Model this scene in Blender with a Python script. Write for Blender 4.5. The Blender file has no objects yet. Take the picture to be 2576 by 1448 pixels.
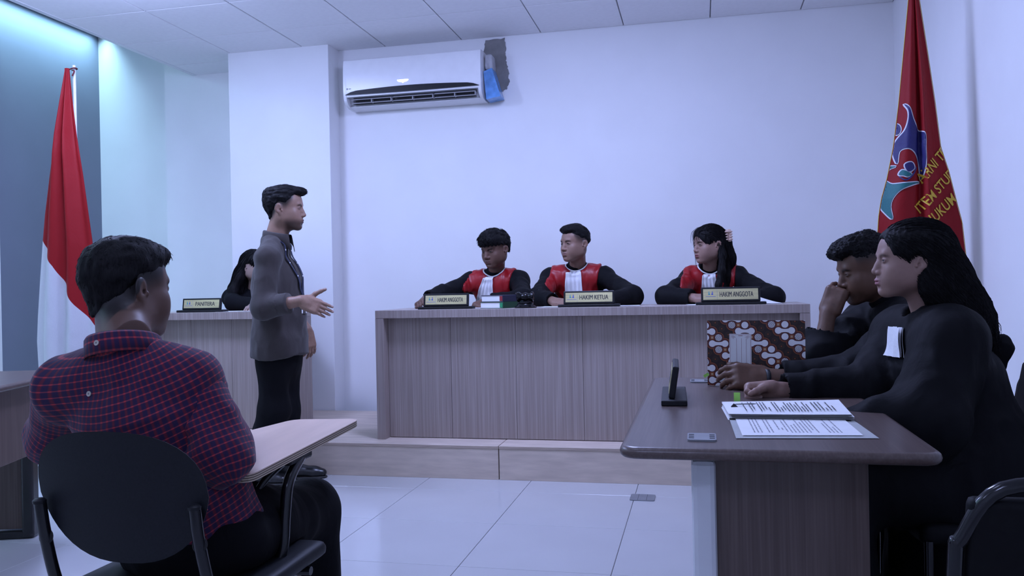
import bpy, bmesh, math, random
import numpy as np
from mathutils import Vector, Matrix
from mathutils.bvhtree import BVHTree

random.seed(7)
RNG = np.random.default_rng(7)
scene = bpy.context.scene
COL = scene.collection
PI = math.pi
V3 = lambda *a: np.array(a, dtype=float)

# ------------------------------------------------------------------ camera
FPX, YAW, ROLL, CAMH = 2100.0, math.radians(12.6), math.radians(1.2), 1.09
c_R = V3(math.cos(YAW), math.sin(YAW), 0); c_F = V3(-math.sin(YAW), math.cos(YAW), 0); c_U = V3(0, 0, 1)
c_P = V3(0, 0, CAMH)
cam_d = bpy.data.cameras.new('camera'); cam = bpy.data.objects.new('camera', cam_d); COL.objects.link(cam)
cam_d.sensor_fit = 'HORIZONTAL'; cam_d.sensor_width = 36.0; cam_d.lens = FPX / 2576 * 36.0
cam_d.clip_start = 0.05; cam_d.clip_end = 100
rr = c_R * math.cos(ROLL) - c_U * math.sin(ROLL); uu = c_R * math.sin(ROLL) + c_U * math.cos(ROLL)
cam.matrix_world = Matrix(((rr[0], uu[0], -c_F[0], 0), (rr[1], uu[1], -c_F[1], 0), (rr[2], uu[2], -c_F[2], CAMH), (0, 0, 0, 1)))
scene.camera = cam

def at(x, y, d):
    """point seen at photograph pixel (x, y), d metres deep"""
    dx, dy = x - 1288, y - 724
    X = dx * math.cos(ROLL) - dy * math.sin(ROLL); Y = dx * math.sin(ROLL) + dy * math.cos(ROLL)
    return c_P + (c_F + c_R * X / FPX - c_U * Y / FPX) * d
def at_y(x, y, wy):
    r = at(x, y, 1.0) - c_P
    return c_P + r * (wy / r[1])
def at_z(x, y, wz):
    r = at(x, y, 1.0) - c_P
    return c_P + r * ((wz - CAMH) / r[2])

# ------------------------------------------------------------------ view, world, room lights
vs = scene.view_settings
vs.view_transform = 'Standard'; vs.look = 'None'; vs.gamma = 1.0; vs.exposure = 0.0; vs.use_curve_mapping = False
world = bpy.data.worlds.new('world'); scene.world = world; world.use_nodes = True
world.node_tree.nodes['Background'].inputs[0].default_value = (0.40, 0.46, 0.8, 1)
world.node_tree.nodes['Background'].inputs[1].default_value = 0.10
ZC, ZS = 2.96, 0.193                       # ceiling and stage heights
LAMP_COL = (0.45, 0.53, 1.0)
LAMPS = [(-3.21, 3.93, 42), (-0.785, 3.93, 44), (-3.21, 2.12, 8), (-0.785, 1.515, 6), (-0.785, -0.91, 26), (-3.21, -0.30, 18)]  # last two are unseen lamps added behind the camera to fill the foreground
def area(name, loc, sx, sy, power, color, rot=(0, 0, 0)):
    l = bpy.data.lights.new(name, 'AREA'); l.shape = 'RECTANGLE'; l.size = sx; l.size_y = sy
    l.energy = power; l.color = color
    o = bpy.data.objects.new(name, l); COL.objects.link(o); o.location = loc; o.rotation_euler = rot
    return o
for i, (x, y, p) in enumerate(LAMPS):
    area('ceiling_lamp_light', (x, y, ZC - 0.006), 0.54, 0.54, p, LAMP_COL)
# added point fills below the two lamps before the stage, brightening the upper wall
for x, y, p in ((-3.21, 3.93, 38), (-0.785, 3.93, 42)):
    l = bpy.data.lights.new('added_wall_fill', 'POINT'); l.energy = p; l.color = LAMP_COL; l.shadow_soft_size = 0.16
    o = bpy.data.objects.new('added_wall_fill', l); COL.objects.link(o); o.location = (x, y, ZC - 0.19)
# light strip lying on the edge of the hung ceiling, washing the left wall
area('cove_strip_light', (-5.19, 3.45, 3.50), 0.05, 6.2, 80, (0.42, 0.76, 1.0), (0, math.radians(8), 0)).data.spread = math.radians(105)

# ------------------------------------------------------------------ materials
def srgb(r, g, b):
    f = lambda c: (c / 255 / 12.92) if c / 255 <= 0.04045 else ((c / 255 + 0.055) / 1.055) ** 2.4
    return (f(r), f(g), f(b), 1)
def rgb(r, g, b): return (r, g, b, 1)
def new_mat(name):
    m = bpy.data.materials.new(name); m.use_nodes = True
    nt = m.node_tree; b = nt.nodes['Principled BSDF']
    return m, nt, b
def N(nt, t, **kw):
    n = nt.nodes.new(t)
    for k, v in kw.items():
        if k in n.inputs.keys() if hasattr(n.inputs, 'keys') else False: n.inputs[k].default_value = v
        else: setattr(n, k, v)
    return n
def coords(nt, scale=(1, 1, 1), rot=(0, 0, 0), out='Object'):
    tc = nt.nodes.new('ShaderNodeTexCoord'); mp = nt.nodes.new('ShaderNodeMapping')
    mp.inputs['Scale'].default_value = scale; mp.inputs['Rotation'].default_value = rot
    nt.links.new(tc.outputs[out], mp.inputs['Vector'])
    return mp.outputs['Vector']
def ramp(nt, fac, stops):
    r = nt.nodes.new('ShaderNodeValToRGB'); e = r.color_ramp.elements
    while len(e) < len(stops): e.new(0.5)
    for el, (p, c) in zip(e, stops): el.position = p; el.color = c
    nt.links.new(fac, r.inputs[0]); return r.outputs[0]
def bump(nt, b, height, strength=0.2, dist=0.01):
    bp = nt.nodes.new('ShaderNodeBump'); bp.inputs['Strength'].default_value = strength; bp.inputs['Distance'].default_value = dist
    nt.links.new(height, bp.inputs['Height']); nt.links.new(bp.outputs[0], b.inputs['Normal'])
def mat(name, c, rough=0.6, metal=0.0, var=0.06, scale=14, bmp=0.05, bdist=0.004, spec=0.5, stretch=(1, 1, 1), coat=0.0, sheen=0.0):
    m, nt, b = new_mat(name)
    v = coords(nt, stretch)
    n = N(nt, 'ShaderNodeTexNoise'); n.inputs['Scale'].default_value = scale; n.inputs['Detail'].default_value = 4
    nt.links.new(v, n.inputs['Vector'])
    lo = tuple(x * (1 - var) for x in c[:3]) + (1,); hi = tuple(min(1, x * (1 + var)) for x in c[:3]) + (1,)
    nt.links.new(ramp(nt, n.outputs[0], [(0.3, lo), (0.7, hi)]), b.inputs['Base Color'])
    b.inputs['Roughness'].default_value = rough; b.inputs['Metallic'].default_value = metal
    b.inputs['Specular IOR Level'].default_value = spec
    b.inputs['Coat Weight'].default_value = coat
    b.inputs['Sheen Weight'].default_value = sheen
    if bmp: bump(nt, b, n.outputs[0], bmp, bdist)
    return m
def streak_wood(name, c1, c2, c3, scale=(160, 160, 2.0), rough=0.45, fine=(420, 420, 5)):
    m, nt, b = new_mat(name)
    n = N(nt, 'ShaderNodeTexNoise'); n.inputs['Scale'].default_value = 1.0; n.inputs['Detail'].default_value = 3
    nt.links.new(coords(nt, scale), n.inputs['Vector'])
    n2 = N(nt, 'ShaderNodeTexNoise'); n2.inputs['Scale'].default_value = 1.0; n2.inputs['Detail'].default_value = 1
    nt.links.new(coords(nt, fine), n2.inputs['Vector'])
    mx = N(nt, 'ShaderNodeMath', operation='ADD'); nt.links.new(n.outputs[0], mx.inputs[0]); nt.links.new(n2.outputs[0], mx.inputs[1])
    hf = N(nt, 'ShaderNodeMath', operation='MULTIPLY'); nt.links.new(mx.outputs[0], hf.inputs[0]); hf.inputs[1].default_value = 0.5
    nt.links.new(ramp(nt, hf.outputs[0], [(0.36, c1), (0.5, c2), (0.64, c3)]), b.inputs['Base Color'])
    b.inputs['Roughness'].default_value = rough
    bump(nt, b, hf.outputs[0], 0.06, 0.002)
    return m
def emit(name, c, s):
    m, nt, b = new_mat(name)
    b.inputs['Base Color'].default_value = c; b.inputs['Emission Color'].default_value = c; b.inputs['Emission Strength'].default_value = s
    return m
M = {}
M['wall'] = mat('white_paint', rgb(0.80, 0.80, 0.80), 0.75, var=0.02, scale=3, bmp=0.04, bdist=0.003)
M['wall_grey'] = mat('blue_grey_paint', rgb(0.19, 0.21, 0.27), 0.7, var=0.03, scale=3)
M['ceil'] = mat('ceiling_board', rgb(0.84, 0.84, 0.85), 0.9, var=0.02, scale=30, bmp=0.1)
M['grid'] = mat('ceiling_grid', rgb(0.55, 0.55, 0.58), 0.6)
M['tile'] = mat('glossy_white_tile', rgb(0.46, 0.46, 0.46), 0.13, var=0.03, scale=2.2, bmp=0.0)
M['grout'] = mat('grout', rgb(0.30, 0.30, 0.30), 0.8)
M['laminate'] = streak_wood('pale_streaked_laminate', rgb(0.245, 0.195, 0.178), rgb(0.295, 0.24, 0.218), rgb(0.37, 0.31, 0.285), scale=(110, 110, 1.2), fine=(520, 520, 3))
M['laminate_top'] = streak_wood('pale_streaked_laminate_top', rgb(0.26, 0.21, 0.19), rgb(0.36, 0.30, 0.27), rgb(0.46, 0.40, 0.365), scale=(160, 2, 160), fine=(420, 5, 420))
M['ply_face'] = mat('plywood_face', rgb(0.56, 0.46, 0.38), 0.55, var=0.12, scale=5, stretch=(1, 4, 6))
M['ply_edge'] = mat('plywood_edge', rgb(0.42, 0.33, 0.27), 0.7, var=0.3, scale=40, stretch=(0.2, 0.2, 6))
M['dark_wood'] = streak_wood('dark_walnut_laminate', rgb(0.085, 0.058, 0.049), rgb(0.105, 0.073, 0.062), rgb(0.13, 0.093, 0.079), scale=(60, 60, 1.5), rough=0.35, fine=(200, 200, 4))
M['dark_wood_top'] = streak_wood('dark_walnut_top', rgb(0.082, 0.055, 0.048), rgb(0.097, 0.067, 0.058), rgb(0.118, 0.084, 0.073), scale=(60, 1.5, 60), rough=0.33, fine=(200, 4, 200))
M['black_plastic'] = mat('black_plastic', rgb(0.007, 0.0075, 0.010), 0.45, var=0.2, scale=80, bmp=0.05, spec=0.3)
M['chair_shell'] = mat('textured_black_plastic', rgb(0.009, 0.010, 0.013), 0.5, var=0.2, scale=220, bmp=0.15, bdist=0.001, spec=0.25)
M['black_metal'] = mat('black_enamel_metal', rgb(0.008, 0.008, 0.010), 0.18, var=0.1, bmp=0)
M['white_metal'] = mat('white_enamel_metal', rgb(0.72, 0.73, 0.75), 0.35, var=0.03)
M['grey_metal'] = mat('satin_grey_metal', rgb(0.26, 0.27, 0.29), 0.4, metal=0.4, var=0.08)
M['white_plastic'] = mat('glossy_white_plastic', rgb(0.78, 0.78, 0.79), 0.28, var=0.02)
M['black_gloss'] = mat('gloss_black', rgb(0.004, 0.004, 0.005), 0.22, var=0.1, bmp=0, spec=0.3)
M['shadow_plastic'] = mat('dark_grey_vent', rgb(0.06, 0.06, 0.065), 0.6)
M['louvre'] = mat('grey_louvre', rgb(0.42, 0.42, 0.44), 0.5)
M['blue_wrap'] = mat('blue_plastic_wrap', rgb(0.12, 0.30, 0.62), 0.15, var=0.25, scale=18, bmp=0.5, bdist=0.01)
M['cement'] = mat('grey_cement', rgb(0.20, 0.195, 0.19), 0.9, var=0.25, scale=9, bmp=0.5, bdist=0.01)
M['paper'] = mat('white_paper', rgb(0.80, 0.80, 0.80), 0.85, var=0.02)
M['card'] = mat('grey_card', rgb(0.42, 0.43, 0.42), 0.8, var=0.05)
M['ink'] = mat('printed_ink', rgb(0.03, 0.03, 0.035), 0.8)
M['ink_pale'] = mat('printed_ink_pale', rgb(0.33, 0.33, 0.36), 0.8)
M['gold_plate'] = mat('brushed_gold_plate', rgb(0.62, 0.56, 0.30), 0.33, metal=0.55, var=0.15, scale=6, stretch=(1, 1, 20))
M['ink_teal'] = mat('teal_print', rgb(0.03, 0.30, 0.36), 0.6)
M['ink_blue'] = mat('blue_print', rgb(0.03, 0.06, 0.40), 0.6)
M['lime'] = mat('lime_sticky_note', rgb(0.34, 0.70, 0.12), 0.7)
M['book_blue'] = mat('navy_book_cloth', rgb(0.02, 0.022, 0.05), 0.5)
M['book_green'] = mat('green_book_cloth', rgb(0.012, 0.06, 0.03), 0.5)
M['desk_ply'] = mat('maple_writing_board', rgb(0.62, 0.45, 0.36), 0.4, var=0.06, scale=4, stretch=(6, 1, 1))
M['ply_pale'] = mat('pale_ply_layer', rgb(0.55, 0.44, 0.33), 0.6, var=0.1)
M['ply_dark'] = mat('dark_ply_layer', rgb(0.11, 0.075, 0.05), 0.6, var=0.1)

# ------------------------------------------------------------------ mesh helpers (all coordinates are world metres)
def origin_of(o):
    p = V3(0, 0, 0)
    while o is not None: p = p + np.array(o.location); o = o.parent
    return p
def link_mesh(name, me, parent=None, origin=None):
    o = bpy.data.objects.new(name, me); COL.objects.link(o)
    if parent is not None: o.parent = parent
    if origin is not None: o.location = origin
    return o
def raw_mesh(name, verts, faces, mats, fmat=None, smooth=False):
    me = bpy.data.meshes.new(name)
    me.from_pydata([tuple(v) for v in verts], [], [tuple(int(i) for i in f) for f in faces])
    for m in (mats if isinstance(mats, (list, tuple)) else [mats]): me.materials.append(m)
    if fmat is not None: me.polygons.foreach_set('material_index', np.asarray(fmat, dtype=np.int32))
    if smooth: me.polygons.foreach_set('use_smooth', np.ones(len(me.polygons), dtype=bool))
    me.update()
    return me
def tag(o, label=None, cat=None, group=None, kind=None):
    if label: o['label'] = label
    if cat: o['category'] = cat
    if group: o['group'] = group
    if kind: o['kind'] = kind
    return o
def thing(name, base, label, cat, group=None):
    o = bpy.data.objects.new(name, None); COL.objects.link(o); o.location = tuple(base)
    o.empty_display_size = 0.1
    return tag(o, label, cat, group)

class MB:
    """collects pieces of one part, in world metres"""
    def __init__(s): s.v = []; s.f = []; s.m = []
    def add(s, verts, faces, mi=0):
        o = len(s.v); s.v.extend([tuple(map(float, p)) for p in verts])
        s.f.extend([tuple(i + o for i in f) for f in faces]); s.m.extend([mi] * len(faces)); return s
    def bm(s, b, mi=0):
        b.verts.index_update(); return s.add([v.co[:] for v in b.verts], [[v.index for v in f.verts] for f in b.faces], mi)
    def box(s, lo, hi, bev=0.0, mi=0, seg=2):
        lo, hi = np.minimum(lo, hi), np.maximum(lo, hi)
        return s.obox((lo + hi) / 2, (hi - lo) / 2, np.eye(3), bev, mi, seg)
    def obox(s, c, half, R=np.eye(3), bev=0.0, mi=0, seg=2):
        """box with rotation columns R"""
        b = bmesh.new(); bmesh.ops.create_cube(b, size=2.0)
        for v in b.verts: v.co = Vector((v.co.x * half[0], v.co.y * half[1], v.co.z * half[2]))
        if bev: bmesh.ops.bevel(b, geom=b.edges[:], offset=bev, segments=seg, affect='EDGES', profile=0.5)
        R = np.asarray(R); c = np.asarray(c)
        for v in b.verts: v.co = Vector(R @ np.array(v.co) + c)
        s.bm(b, mi); b.free(); return s
    def tube(s, pts, r, n=10, mi=0, caps=True, flat=None):
        pts = [np.asarray(p, float) for p in pts]; k = len(pts)
        rs = [r] * k if np.isscalar(r) else list(r)
        o = len(s.v); up = None
        for i, p in enumerate(pts):
            t = pts[min(i + 1, k - 1)] - pts[max(i - 1, 0)]; t = t / (np.linalg.norm(t) + 1e-12)
            if up is None: up = V3(0, 0, 1) if abs(t[2]) < 0.9 else V3(1, 0, 0)
            a = np.cross(t, up); a /= np.linalg.norm(a) + 1e-12; b = np.cross(a, t); up = b
            for j in range(n):
                w = 2 * PI * j / n
                s.v.append(tuple(p + (a * math.cos(w) + b * math.sin(w) * (flat or 1)) * rs[i]))
        for i in range(k - 1):
            for j in range(n):
                q = o + i * n + j; q2 = o + i * n + (j + 1) % n
                s.f.append((q, q2, q2 + n, q + n)); s.m.append(mi)
        if caps:
            s.f.append(tuple(o + j for j in range(n))[::-1]); s.m.append(mi)
            s.f.append(tuple(o + (k - 1) * n + j for j in range(n))); s.m.append(mi)
        return s
    def lathe(s, c, prof, n=24, mi=0, axis=(0, 0, 1)):
        """profile [(radius, height)] turned about an axis through c"""
        ax = np.asarray(axis, float); ax /= np.linalg.norm(ax)
        a = np.cross(ax, V3(1, 0, 0) if abs(ax[0]) < 0.9 else V3(0, 1, 0)); a /= np.linalg.norm(a); b = np.cross(ax, a)
        o = len(s.v); c = np.asarray(c, float)
        for r, h in prof:
            for j in range(n):
                w = 2 * PI * j / n; s.v.append(tuple(c + ax * h + (a * math.cos(w) + b * math.sin(w)) * r))
        for i in range(len(prof) - 1):
            for j in range(n):
                q = o + i * n + j; q2 = o + i * n + (j + 1) % n
                s.f.append((q, q2, q2 + n, q + n)); s.m.append(mi)
        s.f.append(tuple(o + j for j in range(n))[::-1]); s.m.append(mi)
        s.f.append(tuple(o + (len(prof) - 1) * n + j for j in range(n))); s.m.append(mi)
        return s
    def prism(s, poly, O, X, Y, h, mi=0):
        """2D outline in the plane (O; X, Y), extruded by h along X x Y"""
        O, X, Y = (np.asarray(a, float) for a in (O, X, Y)); Z = np.cross(X, Y) * h
        n = len(poly); p = [O + X * a + Y * b for a, b in poly]
        s.add([q for q in p] + [q + Z for q in p], [tuple(range(n))[::-1], tuple(range(n, 2 * n))] + [(i, (i + 1) % n, (i + 1) % n + n, i + n) for i in range(n)], mi)
        return s
    def grid(s, fn, nu, nv, mi=0):
        o = len(s.v)
        for i in range(nu + 1):
            for j in range(nv + 1): s.v.append(tuple(fn(i / nu, j / nv)))
        for i in range(nu):
            for j in range(nv):
                q = o + i * (nv + 1) + j; s.f.append((q, q + nv + 1, q + nv + 2, q + 1)); s.m.append(mi)
        return s
    def obj(s, name, mats, parent=None, smooth=False, origin=None, auto=None):
        org = origin_of(parent) if parent is not None else np.asarray(origin if origin is not None else (0, 0, 0), float)
        me = raw_mesh(name, np.array(s.v) - org, s.f, mats, s.m, smooth)
        if auto is not None:
            me.polygons.foreach_set('use_smooth', np.ones(len(me.polygons), dtype=bool)); me.set_sharp_from_angle(angle=math.radians(auto))
        return link_mesh(name, me, parent, None if parent is not None else tuple(org))
def rounded(w, h, r, n=5):
    p = []
    for cx, cy, a0 in ((w / 2 - r, h / 2 - r, 0), (-w / 2 + r, h / 2 - r, 90), (-w / 2 + r, -h / 2 + r, 180), (w / 2 - r, -h / 2 + r, 270)):
        for i in range(n + 1):
            a = math.radians(a0 + 90 * i / n); p.append((cx + r * math.cos(a), cy + r * math.sin(a)))
    return p
def bez(pts, n=8, closed=False):
    """smooth curve through points (Catmull-Rom)"""
    pts = [np.asarray(p, float) for p in pts]; k = len(pts); out = []
    rng = range(k) if closed else range(k - 1)
    for i in rng:
        g = lambda j: pts[j % k] if closed else pts[min(max(j, 0), k - 1)]
        a, b, c, d = g(i - 1), g(i), g(i + 1), g(i + 2)
        for t in np.linspace(0, 1, n, endpoint=False):
            out.append(0.5 * ((2 * b) + (c - a) * t + (2 * a - 5 * b + 4 * c - d) * t * t + (3 * b - a - 3 * c + d) * t ** 3))
    if not closed: out.append(pts[-1])
    return out
_font_cache = {}
def text_mesh(body, size=1.0, bold=0.0, spacing=1.0, shear=0.0):
    """letter outlines as flat verts and faces, centred on x, baseline 0"""
    cu = bpy.data.curves.new('letters', 'FONT'); cu.body = body; cu.size = size; cu.offset = bold; cu.space_character = spacing; cu.shear = shear
    cu.align_x = 'CENTER'; cu.resolution_u = 3
    o = bpy.data.objects.new('letters', cu); COL.objects.link(o)
    dg = bpy.context.evaluated_depsgraph_get(); me = bpy.data.meshes.new_from_object(o.evaluated_get(dg))
    v = np.array([x.co[:] for x in me.vertices]); f = [tuple(p.vertices) for p in me.polygons]
    bpy.data.objects.remove(o); bpy.data.curves.remove(cu); bpy.data.meshes.remove(me)
    return v, f
def put_text(mb, body, O, X, Y, width=None, height=None, bold=0.0, mi=0, shear=0.0, spacing=1.0):
    v, f = text_mesh(body, 1.0, bold, spacing, shear)
    lo, hi = v.min(0), v.max(0); w, h = hi[0] - lo[0], hi[1] - lo[1]
    sx = (width / w) if width else height / h; sy = (height / h) if height else sx
    c = (lo + hi) / 2
    mb.add([np.asarray(O) + np.asarray(X) * ((p[0] - c[0]) * sx) + np.asarray(Y) * ((p[1] - c[1]) * sy) for p in v], f, mi)
# ================================================================== the room
XL, XR, YB, YN = -5.28, 1.315, 6.05, -2.6
XE = -4.17                                   # free edge of the hung ceiling
def struct(name, mb, m, parent=None, **kw):
    o = mb.obj(name, m, parent, **kw)
    if parent is None: o['kind'] = 'structure'
    return o
floor = struct('floor', MB().box((XL - 0.1, YN - 0.1, -0.12), (XR + 0.1, 6.74, -0.006)), M['grout'])
tag(floor, 'glossy pale tiled floor of the courtroom', 'floor')
tile_me = MB().box((-0.2988, -0.2988, -0.012), (0.2988, 0.2988, 0.0), 0.0012, seg=1)
tile_mesh = raw_mesh('floor_tile', tile_me.v, tile_me.f, M['tile'])
for i in range(-8, 5):
    for j in range(-5, 9):
        cx, cy = -0.945 + 0.6 * i + 0.3, 3.155 + 0.6 * (j - 3) + 0.3
        if cx - 0.3 < XL - 0.55 or cx + 0.3 > XR + 0.5 or cy > 5.0 or cy < 0.3: continue
        link_mesh('floor_tile', tile_mesh, floor, (cx, cy, 0))
# floor beyond the last built tile rows is plain tile surface (behind the camera, under the stage)
MB().box((XL, YN, -0.004), (XR, 0.455, 0.0)).obj('floor_tile', M['tile'], floor)

wall_back = struct('wall_back', MB().box((-2.70, YB, 0), (XR + 0.1, YB + 0.12, 4.0)), M['wall'])
tag(wall_back, 'white painted wall behind the judges', 'wall')
struct('wall_right', MB().box((XR, YN, 0), (XR + 0.12, YB + 0.12, 4.0)), M['wall'])
wl = struct('wall_left', MB().box((XL - 0.12, YN, 0), (XL, 5.455, 4.0)).box((XL - 0.13, 5.455, 0), (XL - 0.02, 6.62, 4.0), mi=1), [M['wall'], M['wall_grey']])
struct('wall_front', MB().box((XL, YN - 0.12, 0), (XR, YN, 4.0)), M['wall'])
struct('wall_recess', MB().box((-4.45, 6.37, 0), (-2.6, 6.5, 4.0)), M['wall'])
struct('wall_niche', MB().box((XL - 0.1, 6.62, 0), (-4.30, 6.74, 4.0)).box((-4.448, 6.50, 0), (-4.30, 6.74, 4.0)), M['wall'])
struct('wall_pillar', MB().box((-3.54, 5.87, 0), (-2.70, 6.40, 3.6), 0.004), M['wall'])

# ---- hung ceiling: boards in a grid, each board a piece of its own
ceiling = struct('ceiling', MB().box((XE + 0.03, YN, ZC + 0.02), (XR + 0.05, 6.5, ZC + 0.06)).box((XL - 0.1, YN, 3.94), (XR + 0.05, 6.74, 4.02)), M['grid'])
tag(ceiling, 'hung ceiling of square white boards', 'ceiling')
P = 0.606; gx0, gy0 = -2.307, 5.446
lamp_cells = set()
for (lx, ly, lp) in LAMPS: lamp_cells.add((round((lx - gx0) / P - 0.5), round((ly - gy0) / P - 0.5)))
xs = [XE] + [gx0 + P * i for i in range(-3, 7) if XE + 0.05 < gx0 + P * i < XR] + [XR]
ys = [YN] + [gy0 + P * j for j in range(-14, 1) if gy0 + P * j > YN + 0.05] + [YB, 6.38]
board_cache = {}
for i in range(len(xs) - 1):
    for j in range(len(ys) - 1):
        x0, x1, y0, y1 = xs[i], xs[i + 1], ys[j], ys[j + 1]
        cx, cy = (x0 + x1) / 2, (y0 + y1) / 2
        if cy > YB and cx > -3.54: continue
        if (round((cx - gx0) / P - 0.5), round((cy - gy0) / P - 0.5)) in lamp_cells and abs(x1 - x0 - P) < 0.01: continue
        w, h = round((x1 - x0) / 2 - 0.004, 4), round((y1 - y0) / 2 - 0.004, 4)
        if w < 0.01 or h < 0.01: continue
        if (w, h) not in board_cache:
            b = MB().box((-w, -h, 0), (w, h, 0.022), 0.003, seg=1)
            board_cache[(w, h)] = raw_mesh('ceiling_board', b.v, b.f, M['ceil'])
        link_mesh('ceiling_board', board_cache[(w, h)], ceiling, (cx, cy, ZC))
trim = MB().box((XE - 0.012, YN, ZC - 0.004), (XE + 0.03, 6.38, ZC + 0.06), 0.003).box((XE - 0.012, YN, ZC + 0.05), (XE - 0.002, 6.38, ZC + 0.11))
struct('trim_1', trim, M['white_metal'])

# ceiling lamps: recessed square panels with a frame and a glowing diffuser
M['diffuser'] = emit('lamp_diffuser', rgb(0.75, 0.8, 1.0), 2.2)
for k, (lx, ly, lp) in enumerate(LAMPS):
    i, j = round((lx - gx0) / P - 0.5), round((ly - gy0) / P - 0.5)
    cx, cy = gx0 + P * (i + 0.5), gy0 + P * (j + 0.5)
    t = thing('ceiling_lamp', (cx, cy, ZC), ['square recessed ceiling lamp above the registrar side of the stage', 'square recessed ceiling lamp above the middle of the courtroom floor', 'square recessed ceiling lamp above the dark side table', 'square recessed ceiling lamp above the witness chair', 'added square fill lamp in the ceiling behind the camera on the right', 'added square fill lamp in the ceiling behind the camera on the left'][k], 'lamp', 'recessed ceiling lamps')
    fr = MB()
    for (a, b) in (((-.299, -.299), (.299, -.272)), ((-.299, .272), (.299, .299)), ((-.299, -.272), (-.272, .272)), ((.272, -.272), (.299, .272))):
        fr.box((cx + a[0], cy + a[1], ZC - 0.004), (cx + b[0], cy + b[1], ZC + 0.02))
    fr.obj('frame', M['white_metal'], t)
    MB().box((cx - .272, cy - .272, ZC + 0.004), (cx + .272, cy + .272, ZC + 0.012)).obj('diffuser', M['diffuser'], t)

# grey cement patch left on the wall beside the air conditioner
pp = [(1222, 100), (1270, 96), (1272, 130), (1274, 155), (1279, 180), (1281, 205), (1276, 222), (1262, 232), (1250, 243), (1240, 250), (1228, 246), (1222, 225), (1218, 190), (1216, 160), (1215, 135)]
pp = [at_y(x, y, YB - 0.004) for x, y in pp]
rag = []
for i, p in enumerate(pp):
    q = pp[(i + 1) % len(pp)]
    for t in np.linspace(0, 1, 6, endpoint=False):
        e = p + (q - p) * t; rag.append((e[0] + random.uniform(-.006, .006), min(e[2] + random.uniform(-.006, .006), ZC - 0.002)))
pb = MB().prism([(a, b) for a, b in rag], (0, YB + 0.02, 0), (1, 0, 0), (0, 0, 1), 0.026)
pb.obj('cement_patch', M['cement'], wall_back)['label'] = 'rough grey cement patch beside the air conditioner'

# ---- stage: three plywood sections
def stage(x0, x1, label):
    yf = 4.615
    t = thing('stage_platform', ((x0 + x1) / 2, yf, 0), label, 'stage', 'plywood stage sections')
    MB().box((x0 + .002, yf, ZS - 0.018), (x1 - .002, 6.04 if x0 > -2.8 else 5.86, ZS), 0.001, seg=1).obj('top_board', M['ply_face'], t)
    for a in (0.0045, 0.0095, 0.0145):
        MB().box((x0 + .003, yf - 0.0008, ZS - a - 0.0012), (x1 - .003, yf + 0.004, ZS - a + 0.0012)).obj('ply_layer', M['ply_edge'], t)
    MB().box((x0 + .003, yf + 0.002, 0), (x1 - .003, yf + 0.02, ZS - 0.0185), 0.001, seg=1).obj('front_board', M['ply_face'], t)
    for x in (x0 + .003, x1 - .023):
        MB().box((x, yf + 0.021, 0), (x + 0.02, 5.8, ZS - 0.0185)).obj('side_board', M['ply_face'], t)
stage(-3.57, -1.13, 'low plywood stage section below the standing man, left of the joint')
stage(-1.13, 1.31, 'low plywood stage section right of the joint, partly behind the dark table')
stage(-3.74, -3.57, 'narrow plywood stage section under the outer end of the registrar desk')
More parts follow.
